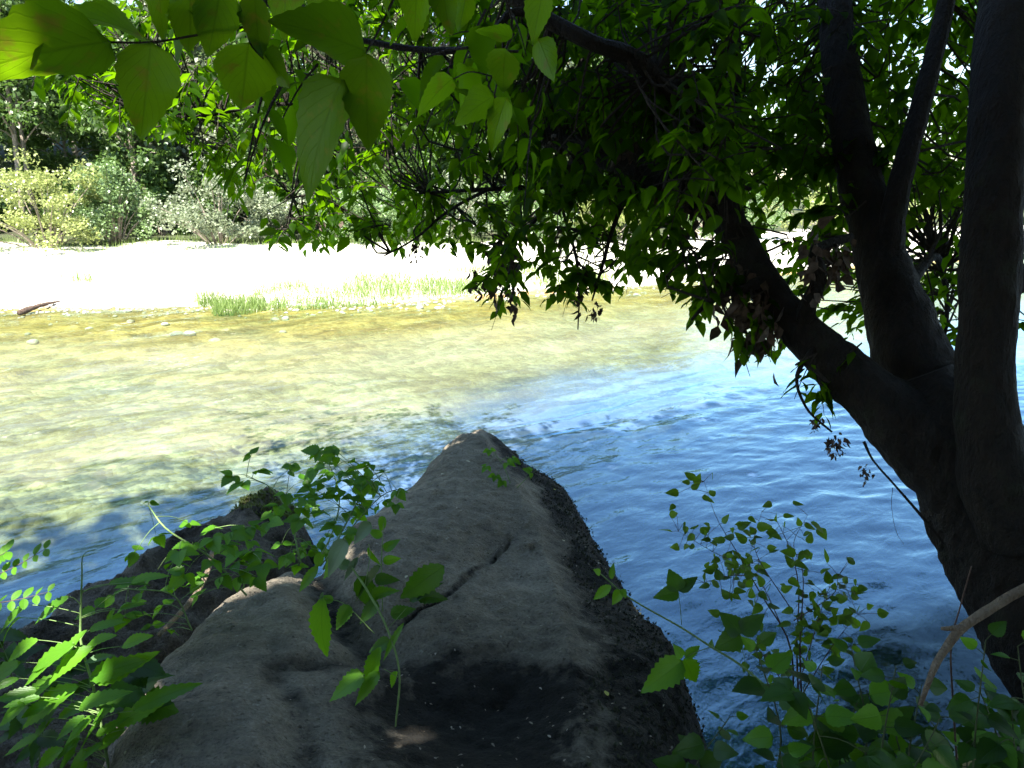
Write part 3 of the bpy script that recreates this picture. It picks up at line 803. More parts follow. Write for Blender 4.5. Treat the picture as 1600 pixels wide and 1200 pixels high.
# foliage amount in 100-pixel cells of the picture, read off the photograph
DENS = np.array([
    [2, 3, 5, 6, 8, 8, 9, 10, 11, 12, 12, 9, 10, 10, 9, 10],
    [1.5, 6, 7, 7, 7, 7, 7, 8, 10, 12, 12, 11, 11, 10, 8, 11],
    [0, .2, 1.5, 4, 4, 5, 5, 5, 7, 9, 11, 11, 10, 10, 9, 10],
    [0, 0, 0, .3, 2.2, 4, 3.6, 4, 5, 4.5, 2.8, 5.5, 7, 7, 8, 6],
    [0, 0, 0, 0, .15, .25, .2, 3.2, 2.8, 2.4, 1.8, 4.0, 4, 4, 7, 2.0],
    [0, 0, 0, 0, 0, 0, 0, 0, 0, 0, .5, 1.3, .9, 1.2, 2.5, .8],
    [0, 0, 0, 0, 0, 0, 0, 0, 0, 0, 0, 0, .8, 0, 0, 0]])
FLOOR_X = [0, 60, 150, 240, 330, 430, 520, 600, 680, 740, 800, 870, 960, 1020, 1060, 1130, 1200, 1260, 1330, 1400, 1480, 1600]
FLOOR_Y = [130, 180, 200, 225, 290, 400, 395, 405, 400, 490, 488, 478, 476, 420, 500, 545, 600, 700, 640, 600, 590, 590]
lv, lt, lvar = [], [], []
tw = Tubes()
objs_leaf = []      # candidates for single leaves
LP_, LD_, LN_, LS_ = [], [], [], []
def spray(p0, dirn, length, nl, ls, r):
    """one drooping twig with paired leaves"""
    dirn = unit(dirn)
    ts = np.linspace(0, 1, 5)
    droop = np.array([0, 0, -1.0])
    P = np.array([p0 + dirn * length * t + droop * length * 0.35 * t * t for t in ts])
    tw.add(P, np.linspace(0.0032, 0.0012, 5), 4, 0, cap=False)
    side0 = unit(np.cross(dirn, [0, 0, 1.0]) + 1e-3)
    for i in range(nl):
        t = 0.15 + 0.85 * (i + r.random() * 0.6) / nl
        q = P[0] + dirn * length * t + droop * length * 0.35 * t * t
        s = 1 if i % 2 else -1
        d = unit(side0 * s * r.uniform(0.5, 1.0) + dirn * r.uniform(0.1, 0.7) + droop * r.uniform(0.25, 0.95) + r.normal(0, 0.2, 3))
        nn = unit(np.array([r.normal(0, 0.45), r.normal(0, 0.45), 1.0]) + 0.35 * side0 * s)
        LP_.append(q + d * 0.012); LD_.append(d); LN_.append(nn); LS_.append(ls * r.uniform(0.65, 1.2))
for row in range(7):
    for colm in range(16):
        dn = DENS[row, colm]
        n = rng.poisson(dn * (3.0 if colm < 8 or row > 2 else 5.2))
        for _ in range(n):
            px = colm * 100 + rng.uniform(0, 100); py = row * 100 + rng.uniform(0, 100)
            if row == 0: py -= rng.uniform(0, 60)
            lim = np.interp(px, FLOOR_X, FLOOR_Y) - 40
            if py > lim: py = lim - rng.uniform(0, 60)
            if px < 700: d = rng.uniform(3.6, 5.4)
            elif px < 1050: d = rng.uniform(2.6, 4.8) if py < 260 else rng.uniform(3.2, 4.4)
            else: d = rng.uniform(2.9, 6.0) if (py > 300 or px > 1150) else rng.uniform(2.2, 5.0)
            if px > 1380 and py > 280: d = rng.uniform(3.4, 6.0)
            if 1000 < px < 1200 and py > 360: d = rng.uniform(2.75, 3.2)
            if 1200 < px < 1330 and py > 500: d = rng.uniform(2.6, 2.85)
            p = at(px, py, d)
            k = np.argmin(((SKP - p) ** 2).sum(1))
            away = p - SKP[k]
            dirn = unit(unit(away) * 0.6 + rng.normal(0, 0.5, 3) + np.array([-0.15, 0.1, -0.25]))
            L0 = rng.uniform(0.14, 0.30)
            spray(p - dirn * L0 * 0.5, dirn, L0, rng.integers(8, 15), 0.082 if px > 650 else 0.09, rng)
            if np.linalg.norm(away) < 0.9:
                m_ = (SKP[k] + p) / 2 + rng.normal(0, 0.05, 3)
                tw.add(spline(np.array([SKP[k], m_, p - dirn * L0 * 0.5]), 6), np.linspace(0.006, 0.003, 6), 4, 0, cap=False)
# larger leaves close above the camera
for _ in range(24):
    px = rng.uniform(430, 860); py = rng.uniform(-60, 230); d = rng.uniform(1.3, 2.2)
    if py > 250 - 0.0002 * (px - 950) ** 2 - 40: py -= 90
    p = at(px, py, d)
    spray(p, rng.normal(0, 1, 3) + np.array([-0.4, 0, -0.3]), rng.uniform(0.10, 0.2), rng.integers(2, 5), 0.095, rng)
LP_, LD_, LN_, LS_ = map(np.array, (LP_, LD_, LN_, LS_))
lpx, lpy, ldp = project(LP_ + LD_ * LS_[:, None])
ok = (lpy < np.interp(lpx, FLOOR_X, FLOOR_Y) + 12) | (ldp < 0)
ok &= ~((lpx < 60) & (lpy > 110))
# the long limb stays bare of leaves on the viewer's side
apx, apy, adp = project(lA)
mpx, mpy, mdp = project(LP_ + LD_ * LS_[:, None] * 0.5)
da = np.hypot(mpx[:, None] - apx[None], mpy[:, None] - apy[None]); ka = da.argmin(1)
ok &= ~((da.min(1) < 26) & (mdp < adp[ka] + 0.05) & (mpx > 760) & (mpx < 1180) & (rng.random(len(mpx)) < 0.85))
LP_, LD_, LN_, LS_ = LP_[ok], LD_[ok], LN_[ok], LS_[ok]
# the 300 that show largest are single leaves, nearest first and spread over the picture
lpx, lpy, ldp = project(LP_)
vis = (lpx > 10) & (lpx < 1590) & (lpy > 5)
score = LS_ / ldp * np.where(lpy > 250, 1.35, 1.0) * np.where(vis, 1, 0)
order = np.argsort(-score)
single = np.zeros(len(LP_), bool); single[order[:290]] = True
for i in order[:290]:
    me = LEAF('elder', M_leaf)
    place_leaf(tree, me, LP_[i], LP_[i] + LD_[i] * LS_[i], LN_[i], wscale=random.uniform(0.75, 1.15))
V, T, var = leaf_batch(LP_[~single], LD_[~single], LN_[~single], LS_[~single])
# crown above and behind the picture
def crown_pts(c, rad, n, r, clear=30):
    out = []
    while len(out) < n:
        q = r.normal(0, 1, (4000, 3)); q = unit(q) * (r.random((4000, 1)) ** 0.4)
        P = np.array(c) + q * np.array(rad)
        clump = fbm(P * 1.3, 2, 301) > -0.25
        out += list(P[clump & ~in_view(P, clear) & (P[:, 2] > 2.4)])
    return np.array(out[:n])
def crown_leaves(P, s0, s1, r):
    n = len(P)
    D = r.normal(0, 1, (n, 3)); D[:, 2] -= 0.6
    Nn = r.normal(0, 0.5, (n, 3)); Nn[:, 2] += 1.0
    return leaf_batch(P, D, Nn, r.uniform(s0, s1, n), TINYV * np.array([1.25, 1, 1]), TINYT, r)
rc = np.random.default_rng(21)
EDGE_X = [-9, -3.8, -1.5, 0, 1.5, 3.5, 8]; EDGE_Y = [-0.6, 0.9, 1.6, 2.3, 3.3, 4.6, 5.5]
GAPS = [(np.array(at(a_, b_, d_)), r_) for a_, b_, d_, r_ in ((60, 55, .78, .24),  # corridors cut through the unseen crown so sun reaches chosen leaves
        (120, 130, 4.3, .5), (220, 170, 4.3, .5), (320, 150, 4.4, .5), (420, 160, 4.4, .5), (300, 230, 4.2, .45), (400, 270, 4.2, .5), (460, 340, 4.2, .5), (520, 230, 4.4, .45), (560, 330, 4.2, .5), 
               (490, 730, 2.9, .22), (400, 780, 2.8, .20), (240, 830, 2.6, .27), (100, 1010, 2.0, .25))]
SV = np.array(SUN_TO)
def canopy_pts(x0, x1, n, r):
    """crown of the bank-side trees over the viewer: outer edge above the water, gaps cut along sun rays to light chosen leaves"""
    out = []
    while len(out) < n:
        P = np.stack([r.uniform(x0, x1, 6000), r.uniform(-5.5, 5.6, 6000), r.uniform(4.3, 8.8, 6000)], -1)
        e = np.interp(P[:, 0], EDGE_X, EDGE_Y) + 0.5 * fbm(P * 0.8, 2, 311)
        k = (P[:, 1] < e - np.clip(5.6 - P[:, 2], 0, 2) * 0.5) & (fbm(P * 0.9, 2, 301) > -0.35) & ~in_view(P, 30)
        for g, gr in GAPS:
            v = P - g; t_ = v @ SV
            k &= ~((np.linalg.norm(v - t_[:, None] * SV, axis=1) < gr) & (t_ > 0))
        out += list(P[k])
    return np.array(out[:n])
PC = canopy_pts(-0.5, 8.0, 26000, rc)
PLUG = [np.array(at(1400, 460, 2.95)), np.array(at(1540, 270, 2.45)), at_z(650, 1120, .7), at_z(770, 1130, .7), at_z(705, 748, .5), at_z(745, 682, .5), at_z(735, 700, .5), at_z(660, 1140, .7), np.array(at(1560, 600, 2.45)), np.array(at(1340, 300, 3.0)), np.array(at(1200, 460, 3.0))]
PC = np.concatenate([PC] + [g + SV * rc.uniform(5.0, 8.5, (260, 1)) + rc.normal(0, 0.30, (260, 3)) for g in PLUG])  # extra unseen leaves added along sun rays to block stray sun spots
k = ~in_view(PC, 30)
for g, gr in GAPS:
    v = PC - g; t_ = v @ SV
    k &= ~((np.linalg.norm(v - t_[:, None] * SV, axis=1) < gr) & (t_ > 0))
PC = PC[k]
V2, T2, var2 = crown_leaves(PC, 0.20, 0.32, rc)
V = np.concatenate([V, V2]); T = np.concatenate([T, T2 + len(var)]); var = np.concatenate([var, var2])
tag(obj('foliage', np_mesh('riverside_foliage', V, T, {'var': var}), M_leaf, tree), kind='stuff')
tag(tw.build('twigs', M_twig, tree), kind='stuff')
# withered clumps left hanging in the branches
def debris(p, size, seed, parent=tree):
    r = np.random.default_rng(seed)
    n = 26 if size < .08 else 60
    P = p + r.normal(0, 1, (n, 3)) * np.array([0.28, 0.28, 0.6]) * size
    D = r.normal(0, 0.5, (n, 3)); D[:, 2] -= 1.0
    V, T, _ = leaf_batch(P, D, r.normal(0, 1, (n, 3)), r.uniform(0.35, 0.9, n) * size, r=r, width=r.uniform(0.5, 1.2, n))
    V = V + 0.15 * size * fbm(V / size * 1.7, 2, seed)[:, None] * np.array([1, 1, 0.4])
    o = obj('withered_cluster', np_mesh('withered_cluster', V, T), M_dead, parent); o['kind'] = 'stuff'; return o
DEB = [(416, 192, 4.3, .05), (418, 252, 4.3, .06), (530, 320, 4.2, .07), (497, 345, 4.2, .05), (650, 388, 3.8, .05), (790, 400, 3.6, .10), (768, 440, 3.6, .08),
       (800, 465, 3.6, .07), (740, 440, 3.6, .07), (905, 455, 3.65, .07), (930, 485, 3.4, .05), (880, 380, 3.7, .06), (1165, 470, 2.95, .12), (1185, 500, 2.92, .12),
       (1130, 440, 2.95, .10), (1205, 530, 2.9, .07), (1275, 410, 2.75, .09), (1310, 400, 2.8, .08), (1275, 660, 2.7, .035), (1300, 692, 2.7, .04), (1310, 700, 2.7, .04),
       (1352, 735, 2.62, .03), (1060, 330, 3.2, .12), (1100, 300, 3.1, .10), (985, 200, 2.9, .08), (860, 230, 3.6, .07)]
for i, (a_, b_, d_, s_) in enumerate(DEB):
    debris(at(a_, b_, d_), s_, 500 + i)

# ------------------------------------------------------------------ tree standing behind the viewer, its low branch hanging into the picture
T2B = (-1.9, -1.6, float(ground_z(np.array([-1.9]), np.array([-1.6]))[0]))
near = thing('overhanging_tree', T2B, 'tree whose large sunlit leaves hang down close to the lens in the upper corner', 'tree')
t = Tubes()
t.add(spline(np.array([(-1.9, -1.6, T2B[2] - 0.2), (-1.8, -1.4, 2.2), (-1.9, -0.9, 3.6), (-2.1, 0.2, 4.6), (-2.3, 1.8, 5.1)]), 30), np.linspace(0.22, 0.06, 30), 14, 0.1, 5)
t.build('trunk', M_bark, near)
t = Tubes()
t.add(spline(np.array([(-1.82, -1.2, 2.7), (-1.2, -0.6, 3.1), (-0.6, 0.3, 3.05), (*at(420, -60, 0.95),), (*at(400, 0, 0.88),)]), 30), np.linspace(0.03, 0.003, 30), 7, 0.1, 6)
t.add(*pixpath([(402, -10, .88, .0022), (384, 40, .86, .0016), (300, 56, .83, .0014), (238, 66, .81, .0013), (170, 66, .79, .0013)], 16), 6)
t.add(*pixpath([(640, -60, .92, .003), (605, 20, .90, .0016), (572, 82, .88, .0013), (538, 122, .87, .0011)], 12), 6)
t.add(*pixpath([(420, -60, .95, .003), (640, -60, .92, .003), (760, -40, .98, .0025), (800, 30, 1.05, .002), (785, 95, 1.08, .0015), (772, 150, 1.08, .0012)], 16), 6)
t.add(*pixpath([(384, 40, .86, .0013), (392, 70, .85, .001), (412, 92, .85, .001)], 8), 5)
t.add(*pixpath([(772, 120, 1.08, .0012), (735, 112, 1.06, .001), (708, 124, 1.05, .0009)], 8), 5)
t.build('branch', M_twig, near)
NEAR = [  # base, tip (pixels), depth, width factor, tilt (normal towards viewer amount)
    (172, 64, -70, 92, .78, 1.15, .5), (236, 66, 222, 224, .80, 1.0, .9), (42, -20, 88, 108, .76, .75, .3), (225, 58, 105, 0, .82, .85, .4),
    (252, -40, 238, 72, .84, .8, .5), (296, -30, 306, 98, .86, 1.0, .8), (345, -20, 326, 98, .84, 1.0, .9), (398, -10, 402, 108, .86, .65, .8),
    (388, 66, 378, 186, .85, 1.25, .85), (412, 92, 468, 128, .86, 1.45, .8), (572, 80, 432, 16, .86, 1.25, .6), (536, 124, 446, 306, .82, .90, .8),
    (573, 84, 572, 248, .84, .86, .9), (450, -60, 440, 66, .86, .9, .6), (655, -40, 640, 72, .94, .85, .8), (692, -30, 698, 64, .94, .85, .8),
    (728, -10, 718, 58, .98, .8, .7), (708, 122, 647, 172, 1.05, .95, .7), (772, 150, 704, 190, 1.08, 1.25, .8), (790, 76, 784, 148, 1.06, 1.2, .8),
    (792, 152, 758, 242, 1.1, .75, .8), (800, 60, 742, 40, 1.0, .9, .6), (60, 30, 20, -40, .85, .9, .4), (150, 60, 90, 20, .9, .9, .3),
    (520, -20, 480, 60, .88, .95, .7), (610, -30, 590, 50, .92, .9, .7), (330, 54, 280, 20, .86, .9, .5), (270, 62, 290, 130, .9, .8, .6),
    (850, -20, 830, 70, 1.1, .9, .7), (840, 60, 870, 130, 1.15, .9, .7)]
for i, (bx_, by_, tx_, ty_, d_, w_, tl) in enumerate(NEAR):
    p0 = at(bx_, by_, d_); p1 = at(tx_, ty_, d_ + random.uniform(-0.03, 0.03))
    nn = unit(-ray((bx_ + tx_) / 2, (by_ + ty_) / 2)) * (-tl) + np.array([random.uniform(-.35, .35), 0, 0.75])
    place_leaf(near, LEAF('elder', M_near), p0, p1, nn, wscale=w_ * 1.2)
rn = np.random.default_rng(31)
PN = canopy_pts(-8.5, -0.5, 24000, rn)
V, T, var = crown_leaves(PN, 0.20, 0.32, rn)
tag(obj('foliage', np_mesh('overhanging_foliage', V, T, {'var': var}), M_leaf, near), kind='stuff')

# ------------------------------------------------------------------ far bank: bushes, trees, grass, driftwood, stones
def gpos(px, py, z0=0.6):
    """where the photo ray meets the far ground"""
    r = ray(px, py)
    Q_ = EYE + np.arange(8, 90, 0.05)[:, None] * r
    k = np.nonzero(Q_[:, 2] <= ground_z(Q_[:, 0], Q_[:, 1]))[0]
    return Q_[k[0]] if len(k) else EYE + r * 60
def at_z_v(px, py, z):
    r = FWD + RGT * ((px - 800) / F)[:, None] + UP * ((600 - py) / F)[:, None]
    return EYE + r * ((z - EYE[2]) / r[:, 2])[:, None]
def clump_leaves(centres, radii, per, s0, s1, r):
    P = []
    for c, q in zip(centres, radii):
        v = unit(r.normal(0, 1, (per, 3))) * (r.random((per, 1)) ** 0.45)
        P.append(np.array(c) + v * q * np.array([1, 1, 0.75]))
    P = np.concatenate(P); n = len(P)
    D = r.normal(0, 1, (n, 3)); D[:, 2] -= 0.3
    Nn = r.normal(0, 0.6, (n, 3)); Nn[:, 2] += 1.0
    return leaf_batch(P, D, Nn, r.uniform(s0, s1, n), TINYV * np.array([1.35, 1, 1]), TINYT, r)
def bush_mesh(seed, h, w, leaf, nclump, per):
    r = np.random.default_rng(seed)
    st = Tubes(); C = []; Q = []
    for i in range(nclump):
        a_ = r.uniform(0, 2 * np.pi); rr = r.random() ** 0.55
        el = r.random()
        c = np.array([math.cos(a_) * rr * w / 2, math.sin(a_) * rr * w / 2, h * (0.10 + 0.78 * el * math.sqrt(max(0.05, 1 - (rr * 0.9) ** 2)))])
        C.append(c); Q.append(r.uniform(0.24, 0.46) * h / 3)
        if i % 3 == 0:
            st.add(spline(np.array([(c[0] * 0.15, c[1] * 0.15, -0.1), (c[0] * 0.5, c[1] * 0.5, c[2] * 0.55), c]), 6), np.linspace(0.035, 0.008, 6), 5, 0.1, i)
    V, T, var = clump_leaves(C, Q, per, leaf * 0.7, leaf * 1.3, r)
    return np_mesh('bush_foliage', V, T, {'var': var}), np_mesh('bush_stems', np.concatenate(st.V), np.concatenate(st.T))
BUSH = {}
def bush(px, py, h, w, kind, label, seed, rz=0.0):
    p = gpos(px, py)
    o = thing('bush', (p[0], p[1], p[2] - 0.05), label, 'bush', 'bushes on the far bank')
    mat = {'y': M_bush_y, 'g': M_bush_g, 's': M_bush_s}[kind]
    fm, sm = bush_mesh(seed, h, w, 0.10, 60, 120)
    for nm, me, mt in (('foliage', fm, mat), ('stems', sm, M_fbark)):
        c = bpy.data.objects.new(nm, me); COL.objects.link(c); me.materials.append(mt); c.parent = o
        c['kind'] = 'stuff'
    o.rotation_euler.z = rz
    return o
bush(78, 386, 3.5, 5.2, 'y', 'yellow-green rounded bush at the end of the far gravel bar below two slim trunks', 601)
bush(-120, 384, 3.2, 4.0, 'g', 'bush on the far bank cut by the picture edge', 602)
bush(182, 379, 3.4, 2.6, 'g', 'darker green upright bush beside the yellow-green one on the far bank', 603)
bush(345, 380, 3.4, 4.2, 's', 'silvery pale bush with bare white stems on the far bank', 604)
bush(450, 378, 2.6, 3.2, 's', 'low silvery bush adjoining the larger one with white stems', 605)
bush(575, 378, 2.6, 3.4, 'g', 'green bush seen under the hanging sprays behind the grass strip', 606)
bush(690, 374, 2.8, 3.6, 's', 'greyish bush far across behind the hanging twigs', 607)
bush(820, 372, 2.6, 4.0, 'g', 'green bush far across above the blown-out gravel', 608)
bush(955, 372, 2.2, 3.4, 'y', 'yellowish bush behind the hanging leaves at the gravel bar end', 609)
bush(1120, 372, 3.0, 6.0, 'g', 'wide green bush far downstream beyond the leaning limb', 610)
bush(1330, 366, 4.0, 8.0, 'y', 'pale bush far downstream glimpsed between the tree limbs', 611)
bush(1520, 362, 4.0, 9.0, 'g', 'far downstream bush glimpsed behind the upright limb', 612)

for i, (px, y_, h_, w_, lab) in enumerate([(-40, 33, 3.2, 4.5, 'dark understorey bush behind the yellow-green one at the picture edge'), (130, 33, 3.6, 4.6, 'dark understorey bush in the shade under the slim trunks'), (250, 31.5, 2.6, 4.2, 'dark low bush in the gap between green and silvery bush'), (300, 34, 4.0, 5.0, 'dark understorey bush behind the gap beside the silvery bush'),
                                           (420, 33, 3.6, 5.0, 'dark understorey bush behind the silvery bushes'), (540, 33, 3.6, 5.0, 'dark understorey bush behind the hanging sprays'), (660, 34, 3.6, 5.0, 'dark understorey bush beyond the middle of the grass strip'), (780, 35, 3.6, 5.5, 'dark understorey bush beyond the withered clusters'), (900, 36, 3.6, 5.5, 'dark understorey bush at the far end of the wood')]):
    x_ = (px - 800) / F * (y_ * cp + 0.7 * sp)
    o = thing('bush', (x_, y_, float(ground_z(np.array([x_]), np.array([y_]))[0]) - .05), lab, 'bush', 'bushes on the far bank')
    fm, sm = bush_mesh(640 + i, h_, w_, 0.15, 60, 90)
    for nm, me, mt in (('foliage', fm, M_far), ('stems', sm, M_fbark)):
        c = bpy.data.objects.new(nm, me); COL.objects.link(c); me.materials.append(mt); c.parent = o; c['kind'] = 'stuff'
def far_tree_mesh(seed, h, w, trunk_r, bare, nclump, per, leaf):
    r = np.random.default_rng(seed)
    tr = Tubes(); lean = r.normal(0, 0.04, 2)
    ts = np.linspace(0, 1, 9)
    TPt = np.stack([lean[0] * h * ts + 0.08 * np.sin(ts * 5 + seed), lean[1] * h * ts, -0.3 + h * 0.92 * ts], -1)
    tr.add(TPt, trunk_r * (1 - 0.85 * ts), 8, 0.08, seed)
    C = []; Q = []
    for i in range(nclump):
        t_ = bare + (1 - bare) * r.random() ** 0.9
        a_ = r.uniform(0, 2 * np.pi)
        reach = w / 2 * math.sin(math.pi * min(1, 0.25 + 0.75 * (t_ - bare) / (1 - bare))) * r.uniform(0.35, 1.0)
        b0 = np.array([np.interp(t_, ts, TPt[:, k]) for k in range(3)])
        c = b0 + np.array([math.cos(a_) * reach, math.sin(a_) * reach, r.uniform(-0.1, 0.5)])
        C.append(c); Q.append(r.uniform(0.45, 0.85) * w / 5)
        if i % 2 == 0:
            tr.add(spline(np.array([b0 - np.array([0, 0, 0.5]), (b0 + c) / 2 + np.array([0, 0, 0.15]), c]), 6), np.linspace(trunk_r * 0.35, 0.012, 6), 5, 0.1, i)
    V, T, var = clump_leaves(C, Q, per, leaf * 0.7, leaf * 1.3, r)
    return np_mesh('far_crown', V, T, {'var': var}), np_mesh('far_trunk', np.concatenate(tr.V), np.concatenate(tr.T))
FT = []
for k, (h, w, tr_, bare, nc, per, leaf, mt) in enumerate([(9.0, 5.0, .15, .24, 80, 130, .19, M_far), (10.0, 5.6, .17, .18, 86, 130, .20, M_far2), (8.0, 5.4, .14, .10, 84, 130, .19, M_far), (11.0, 4.6, .13, .42, 60, 120, .18, M_far)]):
    c_, t_ = far_tree_mesh(700 + k, h, w, tr_, bare, nc, per, leaf)
    c_.materials.append(mt); t_.materials.append(M_fbark); FT.append((c_, t_))
def far_tree(x, y, kind, label, s=1.0, rz=None):
    z = float(ground_z(np.array([x]), np.array([y]))[0])
    o = thing('woodland_tree', (x, y, z), label, 'tree', 'trees of the wood across the river')
    cr = bpy.data.objects.new('crown', FT[kind][0]); tk = bpy.data.objects.new('trunk', FT[kind][1])
    for c in (cr, tk):
        COL.objects.link(c); c.parent = o
    cr['kind'] = 'stuff'
    o.rotation_euler.z = random.uniform(0, 6.28) if rz is None else rz
    o.scale = (s, s, s * random.uniform(0.95, 1.08))
def fx(px, y):
    return (px - 800) / F * (y * cp + (EYE[2] - 1.5) * sp)
far_tree(fx(36, 31), 31.0, 3, 'slim pale trunked tree, outer of the pair above the yellow-green bush', 1.0, 0.3)
far_tree(fx(52, 31.6), 31.6, 3, 'slim pale trunked tree, inner of the pair above the yellow-green bush', 0.96, 2.0)
far_tree(fx(216, 31.5), 31.5, 0, 'tree with a brown trunk standing between the green and the silvery bush', 1.0)
far_tree(fx(-90, 32), 32, 1, 'greyish tree of the far wood at the picture edge', 1.0)
ROW = [(120, 35, 2), (300, 34, 1), (385, 36, 0), (470, 33.5, 2), (560, 35, 1), (650, 34, 0), (740, 36, 2), (835, 35, 1), (930, 37, 0), (1020, 40, 2)]
ROWL = ['tree of the far wood rising behind the yellow-green bush', 'greyish tree rising directly behind the silvery bush', 'green tree above the join of the two silvery bushes', 'low crowned tree behind the smaller silvery bush', 'greyish tree behind the green bush under the hanging sprays',
        'tree of the far wood above the middle of the grass strip', 'tree of the far wood beyond the withered hanging clusters', 'greyish tree above the far end of the grass strip', 'tree of the far wood behind the yellowish bush', 'last tree of the wood before the river bends away']
for i, (px, y_, k_) in enumerate(ROW):
    far_tree(fx(px, y_), y_, k_, ROWL[i], random.uniform(0.9, 1.05))
for i in range(14):
    y_ = random.uniform(40, 47); far_tree(fx(-150 + i * 70, y_), y_, random.choice([0, 1, 2]), 'tree in the back rows on the slope across the river', random.uniform(1.0, 1.25))
for i in range(7):
    y_ = random.uniform(66, 90); far_tree(fx(1080 + i * 95, y_), y_, random.choice([0, 1, 2]), 'distant tree downstream glimpsed between the limbs', random.uniform(0.55, 0.8))

# grass on the gravel bar
M_grass = leaf_mat('grass_blade', (0.12, 0.20, 0.05), (0.26, 0.34, 0.10), (0.24, 0.38, 0.07), 0.4, 0.03)
def grass_blades(P, h0, h1, r, w=0.012):
    n = len(P)
    D = r.normal(0, 0.32, (n, 3)); D[:, 2] = 1.0
    Nn = r.normal(0, 1, (n, 3)); Nn[:, 2] = 0
    return leaf_batch(P, D, Nn, r.uniform(h0, h1, n), np.array([(-w, 0, 0), (w, 0, 0), (w * .8, .55, .04), (0, 1, .2), (-w * .8, .55, .04)]), np.array([(0, 1, 2), (0, 2, 4), (4, 2, 3)]), r)
rg = np.random.default_rng(41)
px = rg.uniform(330, 1010, 16000)
lo = np.interp(px, [330, 420, 560, 700, 830, 1010], [480, 474, 470, 458, 446, 432]); hi = np.interp(px, [330, 420, 560, 700, 830, 1010], [470, 452, 440, 430, 424, 420])
GP = at_z_v(px, lo + (hi - lo) * rg.random(16000), 0.15)
k = fbm(np.stack([GP[:, 0] * 0.9, GP[:, 1] * 1.6, 0 * px], -1), 2, 411) + 0.35 * np.sin((px - 420) / 140) + 0.25 * rg.normal(0, 1, len(px)) > -0.08
GP = GP[k]; GP[:, 2] = ground_z(GP[:, 0], GP[:, 1]) - 0.02
V, T, var = grass_blades(np.array(GP), 0.08, 0.42, rg, 0.018)
g_o = obj('bar_grass', np_mesh('bar_grass', V, T, {'var': var}), M_grass); tag(g_o, 'strip of fresh green grass along the edge of the gravel bar', 'grass', kind='stuff')
GP = at_z_v(rg.uniform(-100, 1050, 7000), rg.uniform(378, 392, 7000), 0.62)
GP[:, 2] = ground_z(GP[:, 0], GP[:, 1]) - 0.02
V, T, var = grass_blades(np.array(GP), 0.10, 0.35, rg, 0.02)
g_o = obj('verge_grass', np_mesh('verge_grass', V, T, {'var': var}), M_grass); tag(g_o, 'thin grass fringe at the foot of the far bushes', 'grass', kind='stuff')
for px, py, n, sp_, h, lab in [(328, 478, 170, .16, .55, 'lone tuft of grass at the near end of the grass strip'), (128, 440, 160, .22, .45, 'small tuft of grass alone in the middle of the gravel bar'),
                               (5, 446, 420, .75, .30, 'low patch of grass on the gravel bar at the picture edge'), (180, 440, 90, .35, .14, 'sparse short grass beside the lone tuft on the gravel bar'), (345, 480, 90, .14, .3, 'shorter grass tuft leaning beside the lone tall tuft')]:
    c = gpos(px, py)
    P = np.stack([c[0] + rg.normal(0, sp_, n), c[1] + rg.normal(0, sp_ * 0.7, n), np.zeros(n)], -1); P[:, 2] = ground_z(P[:, 0], P[:, 1]) - 0.02
    V, T, var = grass_blades(P, h * 0.5, h, rg, 0.014)
    tf = thing('grass_tuft', c, lab, 'grass', 'grass tufts on the gravel bar')
    tag(obj('blades', np_mesh('grass_blades', V, T, {'var': var}), M_grass, tf), kind='stuff')
# driftwood
d0, d1 = at_z(30, 489, 0.03), at_z(96, 470, 0.10)
t = Tubes(); t.add(spline(np.array([d0, (d0 + d1) / 2 + np.array([0, 0, 0.03]), d1]), 12), np.array([.05, .06, .055, .05, .045, .04, .038, .035, .03, .025, .02, .012]), 8, 0.15, 3)
dw = t.build('driftwood', bark_mat('wet_wood', (0.05, 0.03, 0.02), (0.16, 0.10, 0.07), 12.0)); tag(dw, 'dark driftwood log lying on the far shoreline', 'driftwood')
# stones along the water's edge
def stone_mesh(seed):
    r = np.random.default_rng(seed)
    import bmesh
    bm = bmesh.new(); bmesh.ops.create_icosphere(bm, subdivisions=2, radius=1.0)
    V = np.array([v.co[:] for v in bm.verts]); T = np.array([[v.index for v in f.verts] for f in bm.faces]); bm.free()
    V = V * (1 + 0.22 * fbm(V * 1.1 + seed, 2, seed))[:, None] * np.array([1, r.uniform(.65, .9), r.uniform(.4, .6)])
    return V, T
SM = [stone_mesh(800 + i) for i in range(5)]
M_stone = plain_mat('river_stone', (0.26, 0.22, 0.16), (0.48, 0.44, 0.36), 3.0, 0.8)
rs = np.random.default_rng(51)
SV_, ST_, n0 = [], [], 0
px = rs.uniform(-20, 1120, 1500)
PB = at_z_v(px, np.interp(px, [a_[0] for a_ in WL], [a_[1] for a_ in WL]) + rs.normal(0, 7, 1500) - 4, 0.0)
PB[:, 2] = ground_z(PB[:, 0], PB[:, 1])
for i in range(1500):
    p = PB[i]; s_ = rs.uniform(0.02, 0.055)
    v, t_ = SM[i % 5]; a_ = rs.uniform(0, 6.28); c_, q_ = math.cos(a_), math.sin(a_)
    SV_.append((v * s_) @ np.array([[c_, q_, 0], [-q_, c_, 0], [0, 0, 1]]) + p + np.array([0, 0, s_ * 0.15])); ST_.append(t_ + n0); n0 += len(v)
tag(obj('pebbles', np_mesh('pebbles', np.concatenate(SV_), np.concatenate(ST_)), M_stone), 'pebbles strewn along the far waterline', 'pebbles', kind='stuff')
SMM = [np_mesh('stone', v, t_) for v, t_ in SM]
